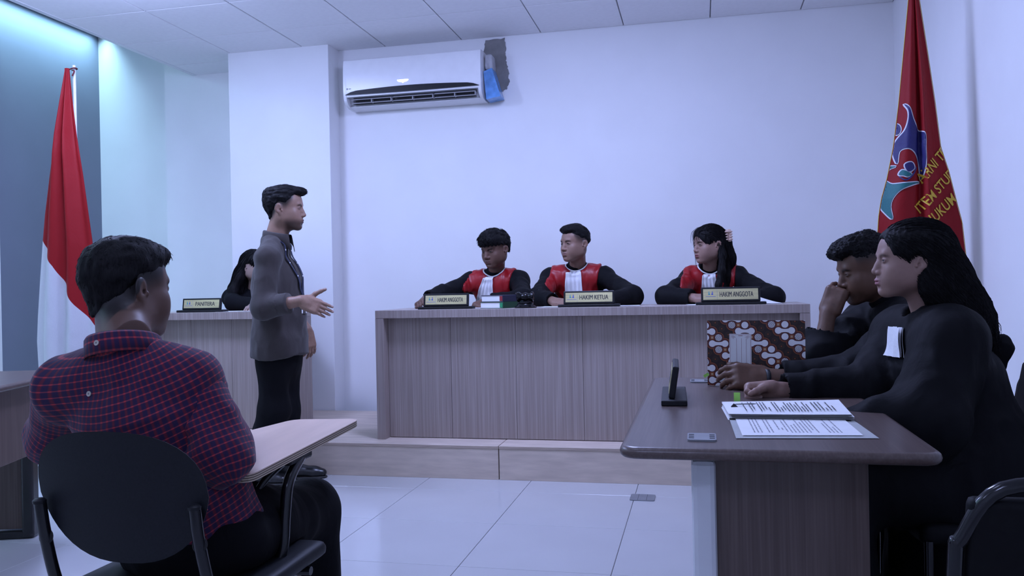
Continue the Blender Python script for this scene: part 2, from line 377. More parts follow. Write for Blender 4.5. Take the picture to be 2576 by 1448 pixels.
# ================================================================== figures: smooth blended volumes turned into one skin
def unit(v): v = np.asarray(v, float); return v / (np.linalg.norm(v) + 1e-12)
class SDF:
    def __init__(s, lo, hi, h):
        s.lo = np.asarray(lo, np.float32); s.h = float(h)
        s.n = np.maximum(np.ceil((np.asarray(hi) - s.lo) / h).astype(int) + 1, 4)
        s.ax = [(s.lo[i] + h * np.arange(s.n[i])).astype(np.float32) for i in range(3)]
        s.d = np.full(tuple(s.n), 0.5, np.float32)
    def _win(s, lo, hi):
        a = np.clip(np.floor((np.asarray(lo) - s.lo) / s.h).astype(int), 0, s.n - 1)
        b = np.clip(np.ceil((np.asarray(hi) - s.lo) / s.h).astype(int) + 1, 0, s.n)
        return None if (b <= a).any() else (slice(a[0], b[0]), slice(a[1], b[1]), slice(a[2], b[2]))
    def apply(s, fn, lo, hi, k, op='u'):
        m = k + 4 * s.h; w = s._win(np.asarray(lo) - m, np.asarray(hi) + m)
        if w is None: return s
        X = s.ax[0][w[0]][:, None, None]; Y = s.ax[1][w[1]][None, :, None]; Z = s.ax[2][w[2]][None, None, :]
        q = fn(X, Y, Z); d = s.d[w]
        if op == 's': q = -q; r = np.maximum(d, q); sg = 1
        else: r = np.minimum(d, q); sg = -1
        if k > 0:
            hh = np.maximum(k - np.abs(d - q), 0) / k; r = r + sg * hh * hh * k * 0.25
        s.d[w] = r; return s
    def cone(s, p0, p1, r0, r1=None, k=0.02, op='u', flat=None):
        p0, p1 = np.asarray(p0, float), np.asarray(p1, float); r1 = r0 if r1 is None else r1
        b = p1 - p0; L2 = float(b @ b) + 1e-12; R = max(r0, r1)
        def fn(X, Y, Z):
            x, y, z = X - p0[0], Y - p0[1], Z - p0[2]
            t = np.clip((x * b[0] + y * b[1] + z * b[2]) / L2, 0, 1)
            x = x - t * b[0]; y = y - t * b[1]; z = z - t * b[2]
            if flat is not None:
                n, sc = flat; e = (x * n[0] + y * n[1] + z * n[2]) * (1 / sc - 1)
                x = x + e * n[0]; y = y + e * n[1]; z = z + e * n[2]
            q = np.sqrt(x * x + y * y + z * z) - (r0 + (r1 - r0) * t)
            return q * (min(1, flat[1]) if flat is not None else 1)
        return s.apply(fn, np.minimum(p0, p1) - R, np.maximum(p0, p1) + R, k, op)
    def chain(s, pts, rs, k=0.02, op='u', flat=None):
        for i in range(len(pts) - 1): s.cone(pts[i], pts[i + 1], rs[i], rs[i + 1], k, op, flat)
        return s
    def ell(s, c, r, R=None, k=0.02, op='u'):
        c = np.asarray(c, float); r = np.asarray(r, float) * np.ones(3); Rm = max(r)
        def fn(X, Y, Z):
            x, y, z = X - c[0], Y - c[1], Z - c[2]
            if R is not None: x, y, z = (x * R[0][i] + y * R[1][i] + z * R[2][i] for i in range(3))
            k0 = np.sqrt((x / r[0]) ** 2 + (y / r[1]) ** 2 + (z / r[2]) ** 2)
            k1 = np.sqrt((x / r[0] ** 2) ** 2 + (y / r[1] ** 2) ** 2 + (z / r[2] ** 2) ** 2) + 1e-9
            return np.where(k0 < 1e-3, -min(r), k0 * (k0 - 1) / k1)
        return s.apply(fn, c - Rm, c + Rm, k, op)
    def rbox(s, c, hlf, R=None, rad=0.01, k=0.02, op='u'):
        c = np.asarray(c, float); hlf = np.asarray(hlf, float) - rad; Rm = float(np.linalg.norm(hlf)) + rad
        def fn(X, Y, Z):
            x, y, z = X - c[0], Y - c[1], Z - c[2]
            if R is not None: x, y, z = (x * R[0][i] + y * R[1][i] + z * R[2][i] for i in range(3))
            a, b, e = np.abs(x) - hlf[0], np.abs(y) - hlf[1], np.abs(z) - hlf[2]
            return np.sqrt(np.maximum(a, 0) ** 2 + np.maximum(b, 0) ** 2 + np.maximum(e, 0) ** 2) + np.minimum(np.maximum(a, np.maximum(b, e)), 0) - rad
        return s.apply(fn, c - Rm, c + Rm, k, op)
    def every(s, fn):
        """fn(d, X, Y, Z) -> d over the whole grid"""
        s.d = fn(s.d, s.ax[0][:, None, None], s.ax[1][None, :, None], s.ax[2][None, None, :]).astype(np.float32); return s
    def plane(s, p, n, k=0.0):
        """keep the side opposite to n"""
        p, n = np.asarray(p, float), unit(n)
        def f(d, X, Y, Z):
            q = (X - p[0]) * n[0] + (Y - p[1]) * n[1] + (Z - p[2]) * n[2]; r = np.maximum(d, q)
            if k > 0: hh = np.maximum(k - np.abs(d - q), 0) / k; r = r + hh * hh * k * 0.25
            return r
        return s.every(f)
    def mesh(s):
        """surface nets: verts (n,3), quads (m,4)"""
        d = s.d
        for i in range(3):
            sl = [slice(None)] * 3
            for e in (0, -1):
                sl[i] = e; d[tuple(sl)] = np.maximum(d[tuple(sl)], s.h)
        sg = d < 0
        c = np.zeros(tuple(s.n - 1), np.int8)
        for i in (0, 1):
            for j in (0, 1):
                for k in (0, 1): c += sg[i:i + s.n[0] - 1, j:j + s.n[1] - 1, k:k + s.n[2] - 1]
        idx = np.argwhere((c > 0) & (c < 8)); nv = len(idx)
        if nv == 0: return np.zeros((0, 3)), np.zeros((0, 4), int)
        vid = np.full(c.shape, -1, np.int32); vid[tuple(idx.T)] = np.arange(nv)
        cv = {}
        for i in (0, 1):
            for j in (0, 1):
                for k in (0, 1): cv[(i, j, k)] = d[idx[:, 0] + i, idx[:, 1] + j, idx[:, 2] + k]
        acc = np.zeros((nv, 3)); cnt = np.zeros(nv)
        for a in cv:
            for axis in range(3):
                if a[axis]: continue
                b = list(a); b[axis] = 1; b = tuple(b)
                va, vb = cv[a], cv[b]; m = (va < 0) != (vb < 0)
                t = va[m] / (va[m] - vb[m]); p = np.tile(np.array(a, float), (m.sum(), 1)); p[:, axis] = t
                acc[m] += p; cnt[m] += 1
        verts = s.lo + s.h * (idx + acc / cnt[:, None])
        quads = []
        for axis in range(3):
            u, w = (axis + 1) % 3, (axis + 2) % 3
            sl0 = [slice(None)] * 3; sl1 = [slice(None)] * 3
            sl0[axis] = slice(0, -1); sl1[axis] = slice(1, None)
            A, B = sg[tuple(sl0)], sg[tuple(sl1)]
            e = np.argwhere(A != B); e = e[(e[:, u] > 0) & (e[:, w] > 0) & (e[:, u] < s.n[u] - 1) & (e[:, w] < s.n[w] - 1)]
            if len(e) == 0: continue
            def cell(du, dw):
                q = e.copy(); q[:, u] += du; q[:, w] += dw; return vid[tuple(q.T)]
            q = np.stack([cell(-1, -1), cell(0, -1), cell(0, 0), cell(-1, 0)], 1)
            fl = ~A[tuple(e.T)]; q[fl] = q[fl][:, ::-1]
            quads.append(q)
        return verts.astype(float), np.concatenate(quads)

def np_mesh(name, verts, quads, mats, smooth=True, colors=None, uvs=None, fmat=None):
    me = bpy.data.meshes.new(name); nv, nf = len(verts), len(quads); k = quads.shape[1]
    me.vertices.add(nv); me.vertices.foreach_set('co', np.asarray(verts, np.float32).ravel())
    me.loops.add(nf * k); me.loops.foreach_set('vertex_index', quads.astype(np.int32).ravel())
    me.polygons.add(nf); me.polygons.foreach_set('loop_start', (np.arange(nf) * k).astype(np.int32))
    if smooth: me.polygons.foreach_set('use_smooth', np.ones(nf, bool))
    for m in (mats if isinstance(mats, (list, tuple)) else [mats]): me.materials.append(m)
    if fmat is not None: me.polygons.foreach_set('material_index', np.asarray(fmat, np.int32))
    me.update(calc_edges=True)
    if colors is not None:
        a = me.attributes.new('tint', 'FLOAT_COLOR', 'POINT')
        c4 = np.ones((nv, 4), np.float32); c4[:, :3] = colors; a.data.foreach_set('color', c4.ravel())
    if uvs is not None:
        a = me.attributes.new('cloth', 'FLOAT_VECTOR', 'POINT')
        u3 = np.zeros((nv, 3), np.float32); u3[:, :uvs.shape[1]] = uvs; a.data.foreach_set('vector', u3.ravel())
    me.validate(); return me
def join_np(parts):
    """[(verts, quads, colours)] -> one"""
    V, Q, C = [], [], []; o = 0
    for v, q, c in parts: V.append(v); Q.append(q + o); C.append(c); o += len(v)
    return np.concatenate(V), np.concatenate(Q), np.concatenate(C)
def vnormals(v, q):
    n = np.zeros_like(v); f = np.cross(v[q[:, 2]] - v[q[:, 0]], v[q[:, 3]] - v[q[:, 1]])
    for i in range(4): np.add.at(n, q[:, i], f)
    return n / (np.linalg.norm(n, axis=1, keepdims=True) + 1e-12)
_LAT = np.random.default_rng(3).random((32, 32, 32)).astype(np.float32) * 2 - 1
def vnoise(p):
    p = np.asarray(p, float); i = np.floor(p).astype(int); f = p - i; f = f * f * (3 - 2 * f); r = 0
    for a in (0, 1):
        for b in (0, 1):
            for c in (0, 1):
                w = (f[:, 0] if a else 1 - f[:, 0]) * (f[:, 1] if b else 1 - f[:, 1]) * (f[:, 2] if c else 1 - f[:, 2])
                r = r + w * _LAT[(i[:, 0] + a) % 32, (i[:, 1] + b) % 32, (i[:, 2] + c) % 32]
    return r
def sstep(a, b, x): t = np.clip((x - a) / (b - a), 0, 1); return t * t * (3 - 2 * t)
def frame(f, u):
    """columns: right, forward, up"""
    f = unit(f); u = np.asarray(u, float); u = unit(u - f * (u @ f)); return np.stack([np.cross(f, u), f, u], 1)
def strands(lines, r0, r1=0.0003, n=3):
    """lines (N,K,3) -> thin tapering tubes, verts and quads"""
    L = np.asarray(lines, float); Nn, K, _ = L.shape
    t = np.gradient(L, axis=1); t /= np.linalg.norm(t, axis=2, keepdims=True) + 1e-9
    a = np.cross(t, V3(0.31, 0.22, 0.92)); a /= np.linalg.norm(a, axis=2, keepdims=True) + 1e-9; b = np.cross(t, a)
    r = np.linspace(1, 0, K)[None, :, None] ** 0.7 * (r0 - r1) + r1
    ring = [L + (a * math.cos(2 * PI * j / n) + b * math.sin(2 * PI * j / n)) * r for j in range(n)]
    v = np.stack(ring, 2).reshape(-1, 3)
    i, k, j = np.meshgrid(np.arange(Nn), np.arange(K - 1), np.arange(n), indexing='ij')
    base = (i * K + k) * n; q = np.stack([base + j, base + (j + 1) % n, base + n + (j + 1) % n, base + n + j], -1).reshape(-1, 4)
    return v, q

# ---- materials of figures
def attr_skin(name):
    m, nt, b = new_mat(name)
    a = nt.nodes.new('ShaderNodeAttribute'); a.attribute_name = 'tint'
    n = N(nt, 'ShaderNodeTexNoise'); n.inputs['Scale'].default_value = 90; n.inputs['Detail'].default_value = 3
    nt.links.new(coords(nt), n.inputs['Vector'])
    mx = nt.nodes.new('ShaderNodeMix'); mx.data_type = 'RGBA'; mx.blend_type = 'MULTIPLY'; mx.inputs[0].default_value = 0.25
    nt.links.new(a.outputs['Color'], mx.inputs[6]); nt.links.new(ramp(nt, n.outputs[0], [(0.3, rgb(.8, .75, .72)), (0.7, rgb(1, 1, 1))]), mx.inputs[7])
    nt.links.new(mx.outputs[2], b.inputs['Base Color'])
    b.inputs['Roughness'].default_value = 0.48; b.inputs['Specular IOR Level'].default_value = 0.35
    b.inputs['Subsurface Weight'].default_value = 0.12; b.inputs['Subsurface Scale'].default_value = 0.006
    b.inputs['Subsurface Radius'].default_value = (1.0, 0.4, 0.25)
    bump(nt, b, n.outputs[0], 0.05, 0.001); return m
M['skin'] = attr_skin('skin')
def hair_mat(name, c, rough=0.62):
    m, nt, b = new_mat(name)
    n = N(nt, 'ShaderNodeTexNoise'); n.inputs['Scale'].default_value = 1; n.inputs['Detail'].default_value = 3
    nt.links.new(coords(nt, (260, 260, 40)), n.inputs['Vector'])
    nt.links.new(ramp(nt, n.outputs[0], [(0.3, tuple(x * .5 for x in c[:3]) + (1,)), (0.75, tuple(x * 1.6 for x in c[:3]) + (1,))]), b.inputs['Base Color'])
    b.inputs['Roughness'].default_value = rough; b.inputs['Specular IOR Level'].default_value = 0.12
    bump(nt, b, n.outputs[0], 0.35, 0.003); return m
M['hair'] = hair_mat('black_hair', rgb(0.008, 0.0075, 0.0085))
def eye_mat():
    m, nt, b = new_mat('eye')
    tc = nt.nodes.new('ShaderNodeTexCoord'); sp = nt.nodes.new('ShaderNodeSeparateXYZ'); nt.links.new(tc.outputs['Object'], sp.inputs[0])
    # the eye looks along its own +y; iris where y is large
    nt.links.new(ramp(nt, sp.outputs[1], [(0.0, rgb(.30, .285, .28)), (0.0085, rgb(.30, .285, .28)), (0.0087, rgb(.02, .012, .008)), (0.0115, rgb(.004, .004, .004))]), b.inputs['Base Color'])
    b.inputs['Roughness'].default_value = 0.08; return m
M['eye'] = eye_mat()

# ---- heads, in head space: x person's right, y forward, z up, origin between the eyes' level and the ears
def head_field(h, P):
    s = SDF((-0.115, -0.135, -0.25), (0.115, 0.145, 0.135), h)
    w = P.get('w', 1.0); jaw = P.get('jaw', 1.0); ns = P.get('nose', 1.0)
    s.ell((0, -0.012, 0.036), (0.074 * w, 0.094, 0.078), k=0.0)
    s.ell((0, 0.028, 0.028), (0.066 * w, 0.060, 0.062), k=0.03)                       # forehead
    s.ell((0, 0.034, -0.028), (0.060 * w, 0.053, 0.072), k=0.03)                      # mid face
    s.ell((0, 0.034, -0.078), (0.046 * jaw, 0.046, 0.034), k=0.03)                    # jaw
    s.cone((0.052 * jaw * w, 0.002, -0.062), (0.020, 0.066, -0.097), 0.015, 0.013, k=0.03)
    s.cone((-0.052 * jaw * w, 0.002, -0.062), (-0.020, 0.066, -0.097), 0.015, 0.013, k=0.03)
    s.ell((0, 0.073, -0.101), (0.020, 0.015, 0.013), k=0.018)                         # chin
    for q in (-1, 1):
        s.ell((q * 0.043 * w, 0.056, -0.028), (0.022, 0.022, 0.019), k=0.025)         # cheek bone
        s.ell((q * 0.030 * w, 0.062, -0.055), (0.022, 0.021, 0.023), k=0.025)         # cheek
        s.ell((q * 0.046 * w, 0.034, -0.050), (0.020, 0.030, 0.030), k=0.03)
    s.ell((0, 0.074, -0.066), (0.030, 0.019, 0.026), k=0.02)                          # muzzle
    s.cone((0.034, 0.079, 0.019), (-0.034, 0.079, 0.019), 0.010, k=0.015)             # brow
    for q in (-1, 1):
        s.ell((q * 0.031, 0.099, 0.000), (0.017, 0.017, 0.0115), k=0.012, op='s')     # eye socket
        s.ell((q * 0.031, 0.0755, 0.000), (0.0175, 0.0140, 0.0115), k=0.004)          # lids
        s.ell((q * 0.031, 0.094, -0.0008), (0.0150, 0.014, P.get('open', 0.0032)), k=0.002, op='s')
    s.chain([(0, 0.0835, 0.008), (0, 0.0915, -0.015), (0, 0.1015 + 0.004 * (ns - 1), -0.034)], [0.0082, 0.0095, 0.0118 * ns], k=0.012)
    for q in (-1, 1):
        s.ell((q * 0.0140 * ns, 0.0925, -0.0385), (0.0090, 0.0115, 0.0080), k=0.007)
        s.ell((q * 0.0070, 0.0985, -0.0475), (0.0034, 0.005, 0.0028), k=0.002, op='s')
    lp = P.get('lips', 1.0)
    s.ell((0, 0.0920, -0.0630), (0.0225, 0.0085 * lp, 0.0062 * lp), k=0.006)
    s.ell((0, 0.0905, -0.0742), (0.0195, 0.0088 * lp, 0.0070 * lp), k=0.006)
    s.ell((0, 0.1040, -0.0680), (0.0260, 0.0100, 0.0010 + P.get('mouth', 0.0)), k=0.003, op='s')
    s.ell((0, 0.0945, -0.0865), (0.016, 0.007, 0.005), k=0.010, op='s')               # under the lip
    ear = P.get('ear', 1.0)
    for q in (-1, 1):
        s.ell((q * 0.048 * w, -0.012, -0.035), (0.024, 0.034, 0.050), k=0.03)         # behind the jaw
        c = V3(q * 0.0725 * w, -0.012, -0.012); g = q * 0.42
        Rr = np.array([[math.cos(g), -math.sin(g), 0], [math.sin(g), math.cos(g), 0], [0, 0, 1]])
        s.ell(c + V3(q * 0.0095 * ear, -0.005, 0.006), (0.0070, 0.0185 * ear, 0.0250 * ear), R=Rr, k=0.006)
        s.ell(c + V3(q * 0.003 * ear, 0.002, -0.020), (0.006, 0.010, 0.013), R=Rr, k=0.007)
        s.ell(c + V3(q * 0.0185 * ear, 0.0005, 0.004), (0.0095, 0.0125 * ear, 0.0180 * ear), R=Rr, k=0.003, op='s')
        s.ell(c + V3(q * 0.010, 0.004, -0.002), (0.006, 0.005, 0.006), k=0.003, op='s')
        s.ell(c + V3(q * 0.008, 0.0125, -0.006), (0.0045, 0.0040, 0.0065), k=0.004)
    return s
def head_tint(p, P):
    base = np.array(P['skin'])[None, :] * np.ones((len(p), 1)); x, y, z = p.T
    m = np.exp(-((z + 0.068) / 0.0105) ** 2 - (x / 0.021) ** 4) * sstep(0.084, 0.090, y)
    base = base * (1 - m[:, None]) + np.array(P.get('lipc', (0.30, 0.12, 0.11)))[None, :] * m[:, None]
    m = np.exp(-((z - 0.0172 + 0.5 * (np.abs(x) - 0.033) ** 2 / 0.03 + P.get('browtilt', 0) * (np.abs(x) - .03)) / 0.0046) ** 2) * sstep(0.011, 0.016, np.abs(x)) * (1 - sstep(0.045, 0.054, np.abs(x))) * sstep(0.05, 0.06, y)
    base *= (1 - 0.88 * P.get('brow', 1.0) * np.clip(m, 0, 1))[:, None]
    m = np.exp(-((np.abs(x) - 0.031) / 0.017) ** 4 - ((z + 0.001) / 0.008) ** 2) * sstep(0.07, 0.08, y)
    base *= (1 - 0.35 * m)[:, None]
    if P.get('stubble'):
        m = sstep(-0.05, -0.085, z) * sstep(0.0, 0.03, y) * (1 - sstep(0.06, 0.075, np.abs(x)) * 0) + 0.7 * np.exp(-((z + 0.053) / 0.005) ** 2 - (x / 0.02) ** 4) * sstep(0.08, 0.09, y)
        base *= (1 - P['stubble'] * np.clip(m, 0, 1))[:, None]
    if P.get('fade'):
        # short-cropped scalp fading out below the hair
        L = P['hair']['line']; line = np.interp(y, [q[0] for q in L], [q[1] for q in L]); dp = P.get('fadeh', 0.040)
        m = sstep(-dp, 0.006, z - line) * (1 - sstep(0.050, 0.060, y)) * (1 - sstep(0.0795, 0.083, np.abs(x)))
        m = np.maximum(m, sstep(-0.004, 0.006, z - line)) * P['fade']
        base = base * (1 - m[:, None]) + np.array([0.012, 0.011, 0.012]) * m[:, None]
    return base
# ---- hair, in head space
UPV = V3(0, 0, 1)
def hair_short(P, h=0.003):
    """cap of hair above a hairline; P['hair'] holds thickness and line"""
    H = P['hair']; w = P.get('w', 1.0)
    s = SDF((-0.13, -0.16, -0.13), (0.13, 0.16, 0.19), h)
    s.ell((0, -0.012, 0.036), (0.074 * w, 0.094, 0.078), k=0)
    s.ell((0, 0.028, 0.028), (0.066 * w, 0.060, 0.062), k=0.03)
    s.ell((0, -0.03, -0.06), (0.056 * w, 0.060, 0.060), k=0.03)
    L = H['line']       # ((y, z), ...) lower limit of the hair at the side, from nape to brow
    ys = np.array([a for a, b in L]); zs = np.array([b for a, b in L]); tp = H.get('taper', 0.035)
    def grow(d, X, Y, Z):
        lim = np.interp(Y, ys, zs).astype(np.float32) + H.get('rag', 0.004) * np.sin(X * 190 + 1.3) * np.cos(Y * 160)
        x, y, z = X / 0.074, (Y + 0.012) / 0.094, (Z - 0.036) / 0.078; n2 = x * x + y * y + z * z + 1e-6
        t = (H['side'] * x * x + np.where(y < 0, H['back'], H.get('front', 0.006)) * y * y + H['top'] * np.where(z > 0, z * z, 0) + H['side'] * np.where(z < 0, z * z, 0)) / n2
        return d - (t + 0.0025) * sstep(-0.004, tp, Z - lim) + 0.0030
    s.every(grow)
    for (c, r, k) in H.get('extra', []): s.ell(c, r, k=k)
    def cut(d, X, Y, Z):
        q = (np.interp(Y, ys, zs).astype(np.float32) + H.get('rag', 0.004) * np.sin(X * 190 + 1.3) * np.cos(Y * 160) - 0.004 - Z) * 0.8
        k = 0.008; hh = np.maximum(k - np.abs(d - q), 0) / k
        return np.maximum(d, q) + hh * hh * k * 0.25
    s.every(cut)
    if H.get('hollow', True): s.ell((0, 0.0, 0.0), (0.055, 0.065, 0.085), k=0.01, op='s')
    for (c, r, k) in H.get('cut', []): s.ell(c, r, k=k, op='s')
    v, q = s.mesh(); n = vnormals(v, q)
    fl = H.get('flow', (0, 1, 0.1))
    t = np.array(fl, float); st = np.abs(t) / np.max(np.abs(t))
    sc = H.get('scale', 110) * (1 - 0.75 * st)
    v = v + n * (vnoise(v * sc)[:, None] * H.get('amp', 0.0035) + vnoise(v * 45 + 7)[:, None] * H.get('amp', 0.0035) * 0.8)
    if H.get('curl'): v = v + n * (np.abs(vnoise(v * 130 + 3)) * H['curl'])[:, None]
    m = min(H.get('n', 1500), len(v)); idx = RNG.choice(len(v), m, replace=False)
    idx = idx[v[idx, 2] > np.interp(v[idx, 1], ys, zs) + 0.006]
    p, nn = v[idx], n[idx]
    flow = np.tile(np.array(fl, float), (len(p), 1)) + RNG.normal(0, H.get('mess', 0.35), (len(p), 3))
    if H.get('whorl'): flow = flow + np.cross(nn, V3(0, 0, 1)) * H['whorl']
    flow = flow - nn * (flow * nn).sum(1, keepdims=True); flow /= np.linalg.norm(flow, axis=1, keepdims=True) + 1e-9
    ln = RNG.uniform(0.5, 1.0, (len(p), 1)) * H.get('len', 0.02); lift = H.get('lift', 0.35)
    K = 4; T = np.linspace(0, 1, K)
    line = np.stack([p - nn * 0.003 + ln * a * (flow + nn * lift * (1 - 0.6 * a)) for a in T], 1)
    sv, sq = strands(line, H.get('rad', 0.0011))
    return np.concatenate([v, sv]), np.concatenate([q, sq + len(v)])
def flow_strands(v, q, starts, step, K, down, off=0.003, rad=0.0016, wave=0.0, jit=0.3):
    """locks that run down over a hair volume; all in the space of v"""
    tree = BVHTree.FromPolygons([tuple(a) for a in v], [tuple(int(i) for i in a) for a in q])
    out = []
    for p in starts:
        loc, nrm, _, _ = tree.find_nearest(Vector(p)); pos = np.array(loc); nr = np.array(nrm); ln = [pos - nr * 0.002]
        d0 = np.asarray(down(pos), float) + RNG.normal(0, jit, 3) * 0.5; ph = RNG.uniform(0, 6.3)
        for k in range(1, K):
            d = np.asarray(down(pos), float) * 0.75 + d0 * 0.25; d = d - nr * (d @ nr) * 0.85; d = unit(d)
            side = np.cross(d, nr)
            nxt = pos + d * step + side * wave * math.cos(ph + k * 1.1)
            loc, nrm, _, dist = tree.find_nearest(Vector(nxt)); nr = np.array(nrm)
            ok = dist < step * 0.9 and (nxt - np.array(loc)) @ d < step * 0.5
            if not ok: ln.append(ln[-1] + d * step * 0.25 - UPV * step * 0.1); continue
            pos = np.array(loc); ln.append(pos + nr * (off * (0.4 + 0.8 * RNG.random())))
        out.append(ln)
    return strands(np.array(out), rad)
# ---- volumes that size their own grid
class Vol:
    def __init__(s): s.ops = []; s.lo = np.full(3, 9e9); s.hi = np.full(3, -9e9)
    def _grow(s, a, r): a = np.asarray(a, float); s.lo = np.minimum(s.lo, a - r); s.hi = np.maximum(s.hi, a + r)
    def cone(s, p0, p1, r0, r1=None, k=0.02, op='u', flat=None):
        if op == 'u': s._grow(p0, r0); s._grow(p1, r0 if r1 is None else r1)
        s.ops.append(('cone', (p0, p1, r0, r1, k, op, flat))); return s
    def chain(s, pts, rs, k=0.02, op='u', flat=None):
        for i in range(len(pts) - 1): s.cone(pts[i], pts[i + 1], rs[i], rs[i + 1], k, op, flat)
        return s
    def ell(s, c, r, R=None, k=0.02, op='u'):
        if op == 'u': s._grow(c, np.max(r))
        s.ops.append(('ell', (c, r, R, k, op))); return s
    def rbox(s, c, hlf, R=None, rad=0.01, k=0.02, op='u'):
        if op == 'u': s._grow(c, np.linalg.norm(hlf))
        s.ops.append(('rbox', (c, hlf, R, rad, k, op))); return s
    def plane(s, p, n, k=0.0): s.ops.append(('plane', (p, n, k))); return s
    def every(s, fn): s.ops.append(('every', (fn,))); return s
    def field(s, h):
        f = SDF(s.lo - 3 * h - 0.004, s.hi + 3 * h + 0.004, h)
        for nm, a in s.ops: getattr(f, nm)(*a)
        return f
    def mesh(s, h): return s.field(h).mesh()
def child(name, v, q, m, parent, uvs=None, colors=None, smooth=True, label=None):
    o = link_mesh(name, np_mesh(name, v - origin_of(parent), q, m, smooth, colors, uvs), parent)
    if label: o['label'] = label
    return o
def crease(v, q, amp, sc, seed=0.0, ridge=True):
    """fold relief of cloth"""
    n = vnormals(v, q); a = vnoise(v * np.asarray(sc, float) + seed)
    b = vnoise(v * np.asarray(sc, float) * 2.3 + seed + 5)
    r = (1 - 2 * np.abs(a)) * 0.7 + b * 0.35 if ridge else a + 0.5 * b
    return v + n * (r * amp)[:, None]

def torso(V, T, e=0.0, k=0.036, hips=True):
    """pel, waist, chest, neck, sR, sL, f (forward)"""
    f = T['f']; b = T.get('bulk', 1.0); up = T['up']; nk = np.asarray(T['neck'])
    if hips: V.cone(T['pel'], T['waist'], 0.145 * b + e, 0.132 * b + e, k, flat=(f, 0.74))
    V.cone(T['waist'], T['chest'], 0.132 * b + e, 0.146 * b + e, k, flat=(f, 0.68))
    mid = (np.asarray(T['sR']) + T['sL']) / 2
    V.cone(T['chest'], mid - up * 0.055, 0.146 * b + e, 0.080 * b + e, k, flat=(f, 0.66))
    for sh in ('sR', 'sL'): V.cone(np.asarray(T['chest']) * 0.6 + mid * 0.4, np.asarray(T[sh]) * 0.8 + mid * 0.2 - up * 0.015, 0.085 * b + e, 0.045 + e, k, flat=(f, 0.85))
    V.cone(T['sR'], T['sL'], 0.046 + e, k=k * 0.7)
    for sh in ('sR', 'sL'): V.cone(nk - up * 0.045, T[sh], 0.047 + e * 0.75, 0.044 + e, k=0.026)
    V.cone(nk - up * 0.09, nk - up * 0.03, 0.062 + e * 0.6, 0.052 + e * 0.4, k=0.02)
    return V
def arm(V, s, el, wr, e=0.0, r=(0.052, 0.043, 0.029), k=0.03):
    V.cone(s, el, r[0] + e, r[1] + e, k); V.cone(el, wr, r[1] + e, r[2] + e, k); return V

FINGER = [(0.030, 0.068, 0.0082), (0.0105, 0.077, 0.0085), (-0.0095, 0.071, 0.0082), (-0.0285, 0.055, 0.0072)]
def hand(wrist, d, dorsal, side, curls, spread=(6, 2, -2, -7), thumb=(45, -20, 15, 20), scale=1.0, fore=0.07, fr=0.036, skin=(.3, .2, .15), h=0.0024, elbow=None):
    """side +1 for a hand whose thumb lies to the +x of (fingers y, back of hand z); left hand = +1, right hand = -1"""
    Vv = Vol()
    R = frame(d, dorsal)
    fv = (0, -fore, 0) if elbow is None else tuple(R.T @ unit(np.asarray(elbow) - np.asarray(wrist)) * fore)
    Vv.cone(fv, (0, -0.005, 0), fr, 0.0255, k=0.01, flat=(None if elbow is not None else ((0, 0, 1), 0.82)))
    Vv.rbox((0, 0.048, -0.001), (0.039, 0.052, 0.0155), rad=0.0145, k=0.012)
    Vv.cone((side * 0.022, 0.02, -0.008), (side * 0.030, 0.082, -0.002), 0.0165, 0.0125, k=0.012)
    Vv.cone((-side * 0.024, 0.015, -0.008), (-side * 0.028, 0.075, -0.003), 0.0150, 0.0115, k=0.012)
    Vv.cone((0, -0.01, 0), (0, 0.03, 0), 0.0245, 0.024, k=0.015, flat=((0, 0, 1), 0.8))
    tips = []
    for i, (x, L, r) in enumerate(FINGER):
        p = V3(side * x, 0.090 - 0.10 * abs(x - 0.008), 0.0015); a = 0; sp = math.radians(spread[i]) * side
        for j, fr_ in enumerate((0.46, 0.30, 0.24)):
            a += math.radians(curls[i][j]); dd = V3(math.sin(sp) * math.cos(a), math.cos(a) * math.cos(sp), -math.sin(a))
            p2 = p + dd * L * fr_; Vv.cone(p, p2, r * (1.08 - 0.1 * j), r * (1.0 - 0.11 * j), k=0.0045 if j else 0.008); p = p2
        tips.append((p, V3(0, math.sin(a), math.cos(a)), r))
    p = V3(side * 0.024, 0.022, -0.008); o, l, c1, c2 = (math.radians(t) for t in thumb)
    d0 = V3(side * math.sin(o) * math.cos(l), math.cos(o) * math.cos(l), math.sin(l)); rr_ = 0.0135
    for j, (L, cc) in enumerate(((0.040, 0), (0.032, c1), (0.026, c2))):
        o -= cc; d0 = V3(side * math.sin(o) * math.cos(l), math.cos(o) * math.cos(l), math.sin(l)); p2 = p + d0 * L
        Vv.cone(p, p2, rr_ * (1.05 - 0.16 * j), rr_ * (0.92 - 0.16 * j), k=0.010 if j == 0 else 0.005); p = p2
    tips.append((p, V3(side * 0.3, 0, 1), 0.0095))
    v, q = Vv.mesh(h)
    col = np.tile(np.array(skin, float), (len(v), 1))
    for tp, nr, r in tips:
        dd = np.linalg.norm(v - (tp + nr * r * 0.8), axis=1); m = np.exp(-(dd / 0.0062) ** 4)
        col = col * (1 - 0.55 * m[:, None]) + np.array([.55, .40, .36]) * 0.55 * m[:, None]
    n = vnormals(v, q); crease_m = 0.88 + 0.12 * np.clip(vnoise(v * 160) + 0.8, 0, 1); col = col * crease_m[:, None]
    return (v * scale) @ R.T + np.asarray(wrist), q, col
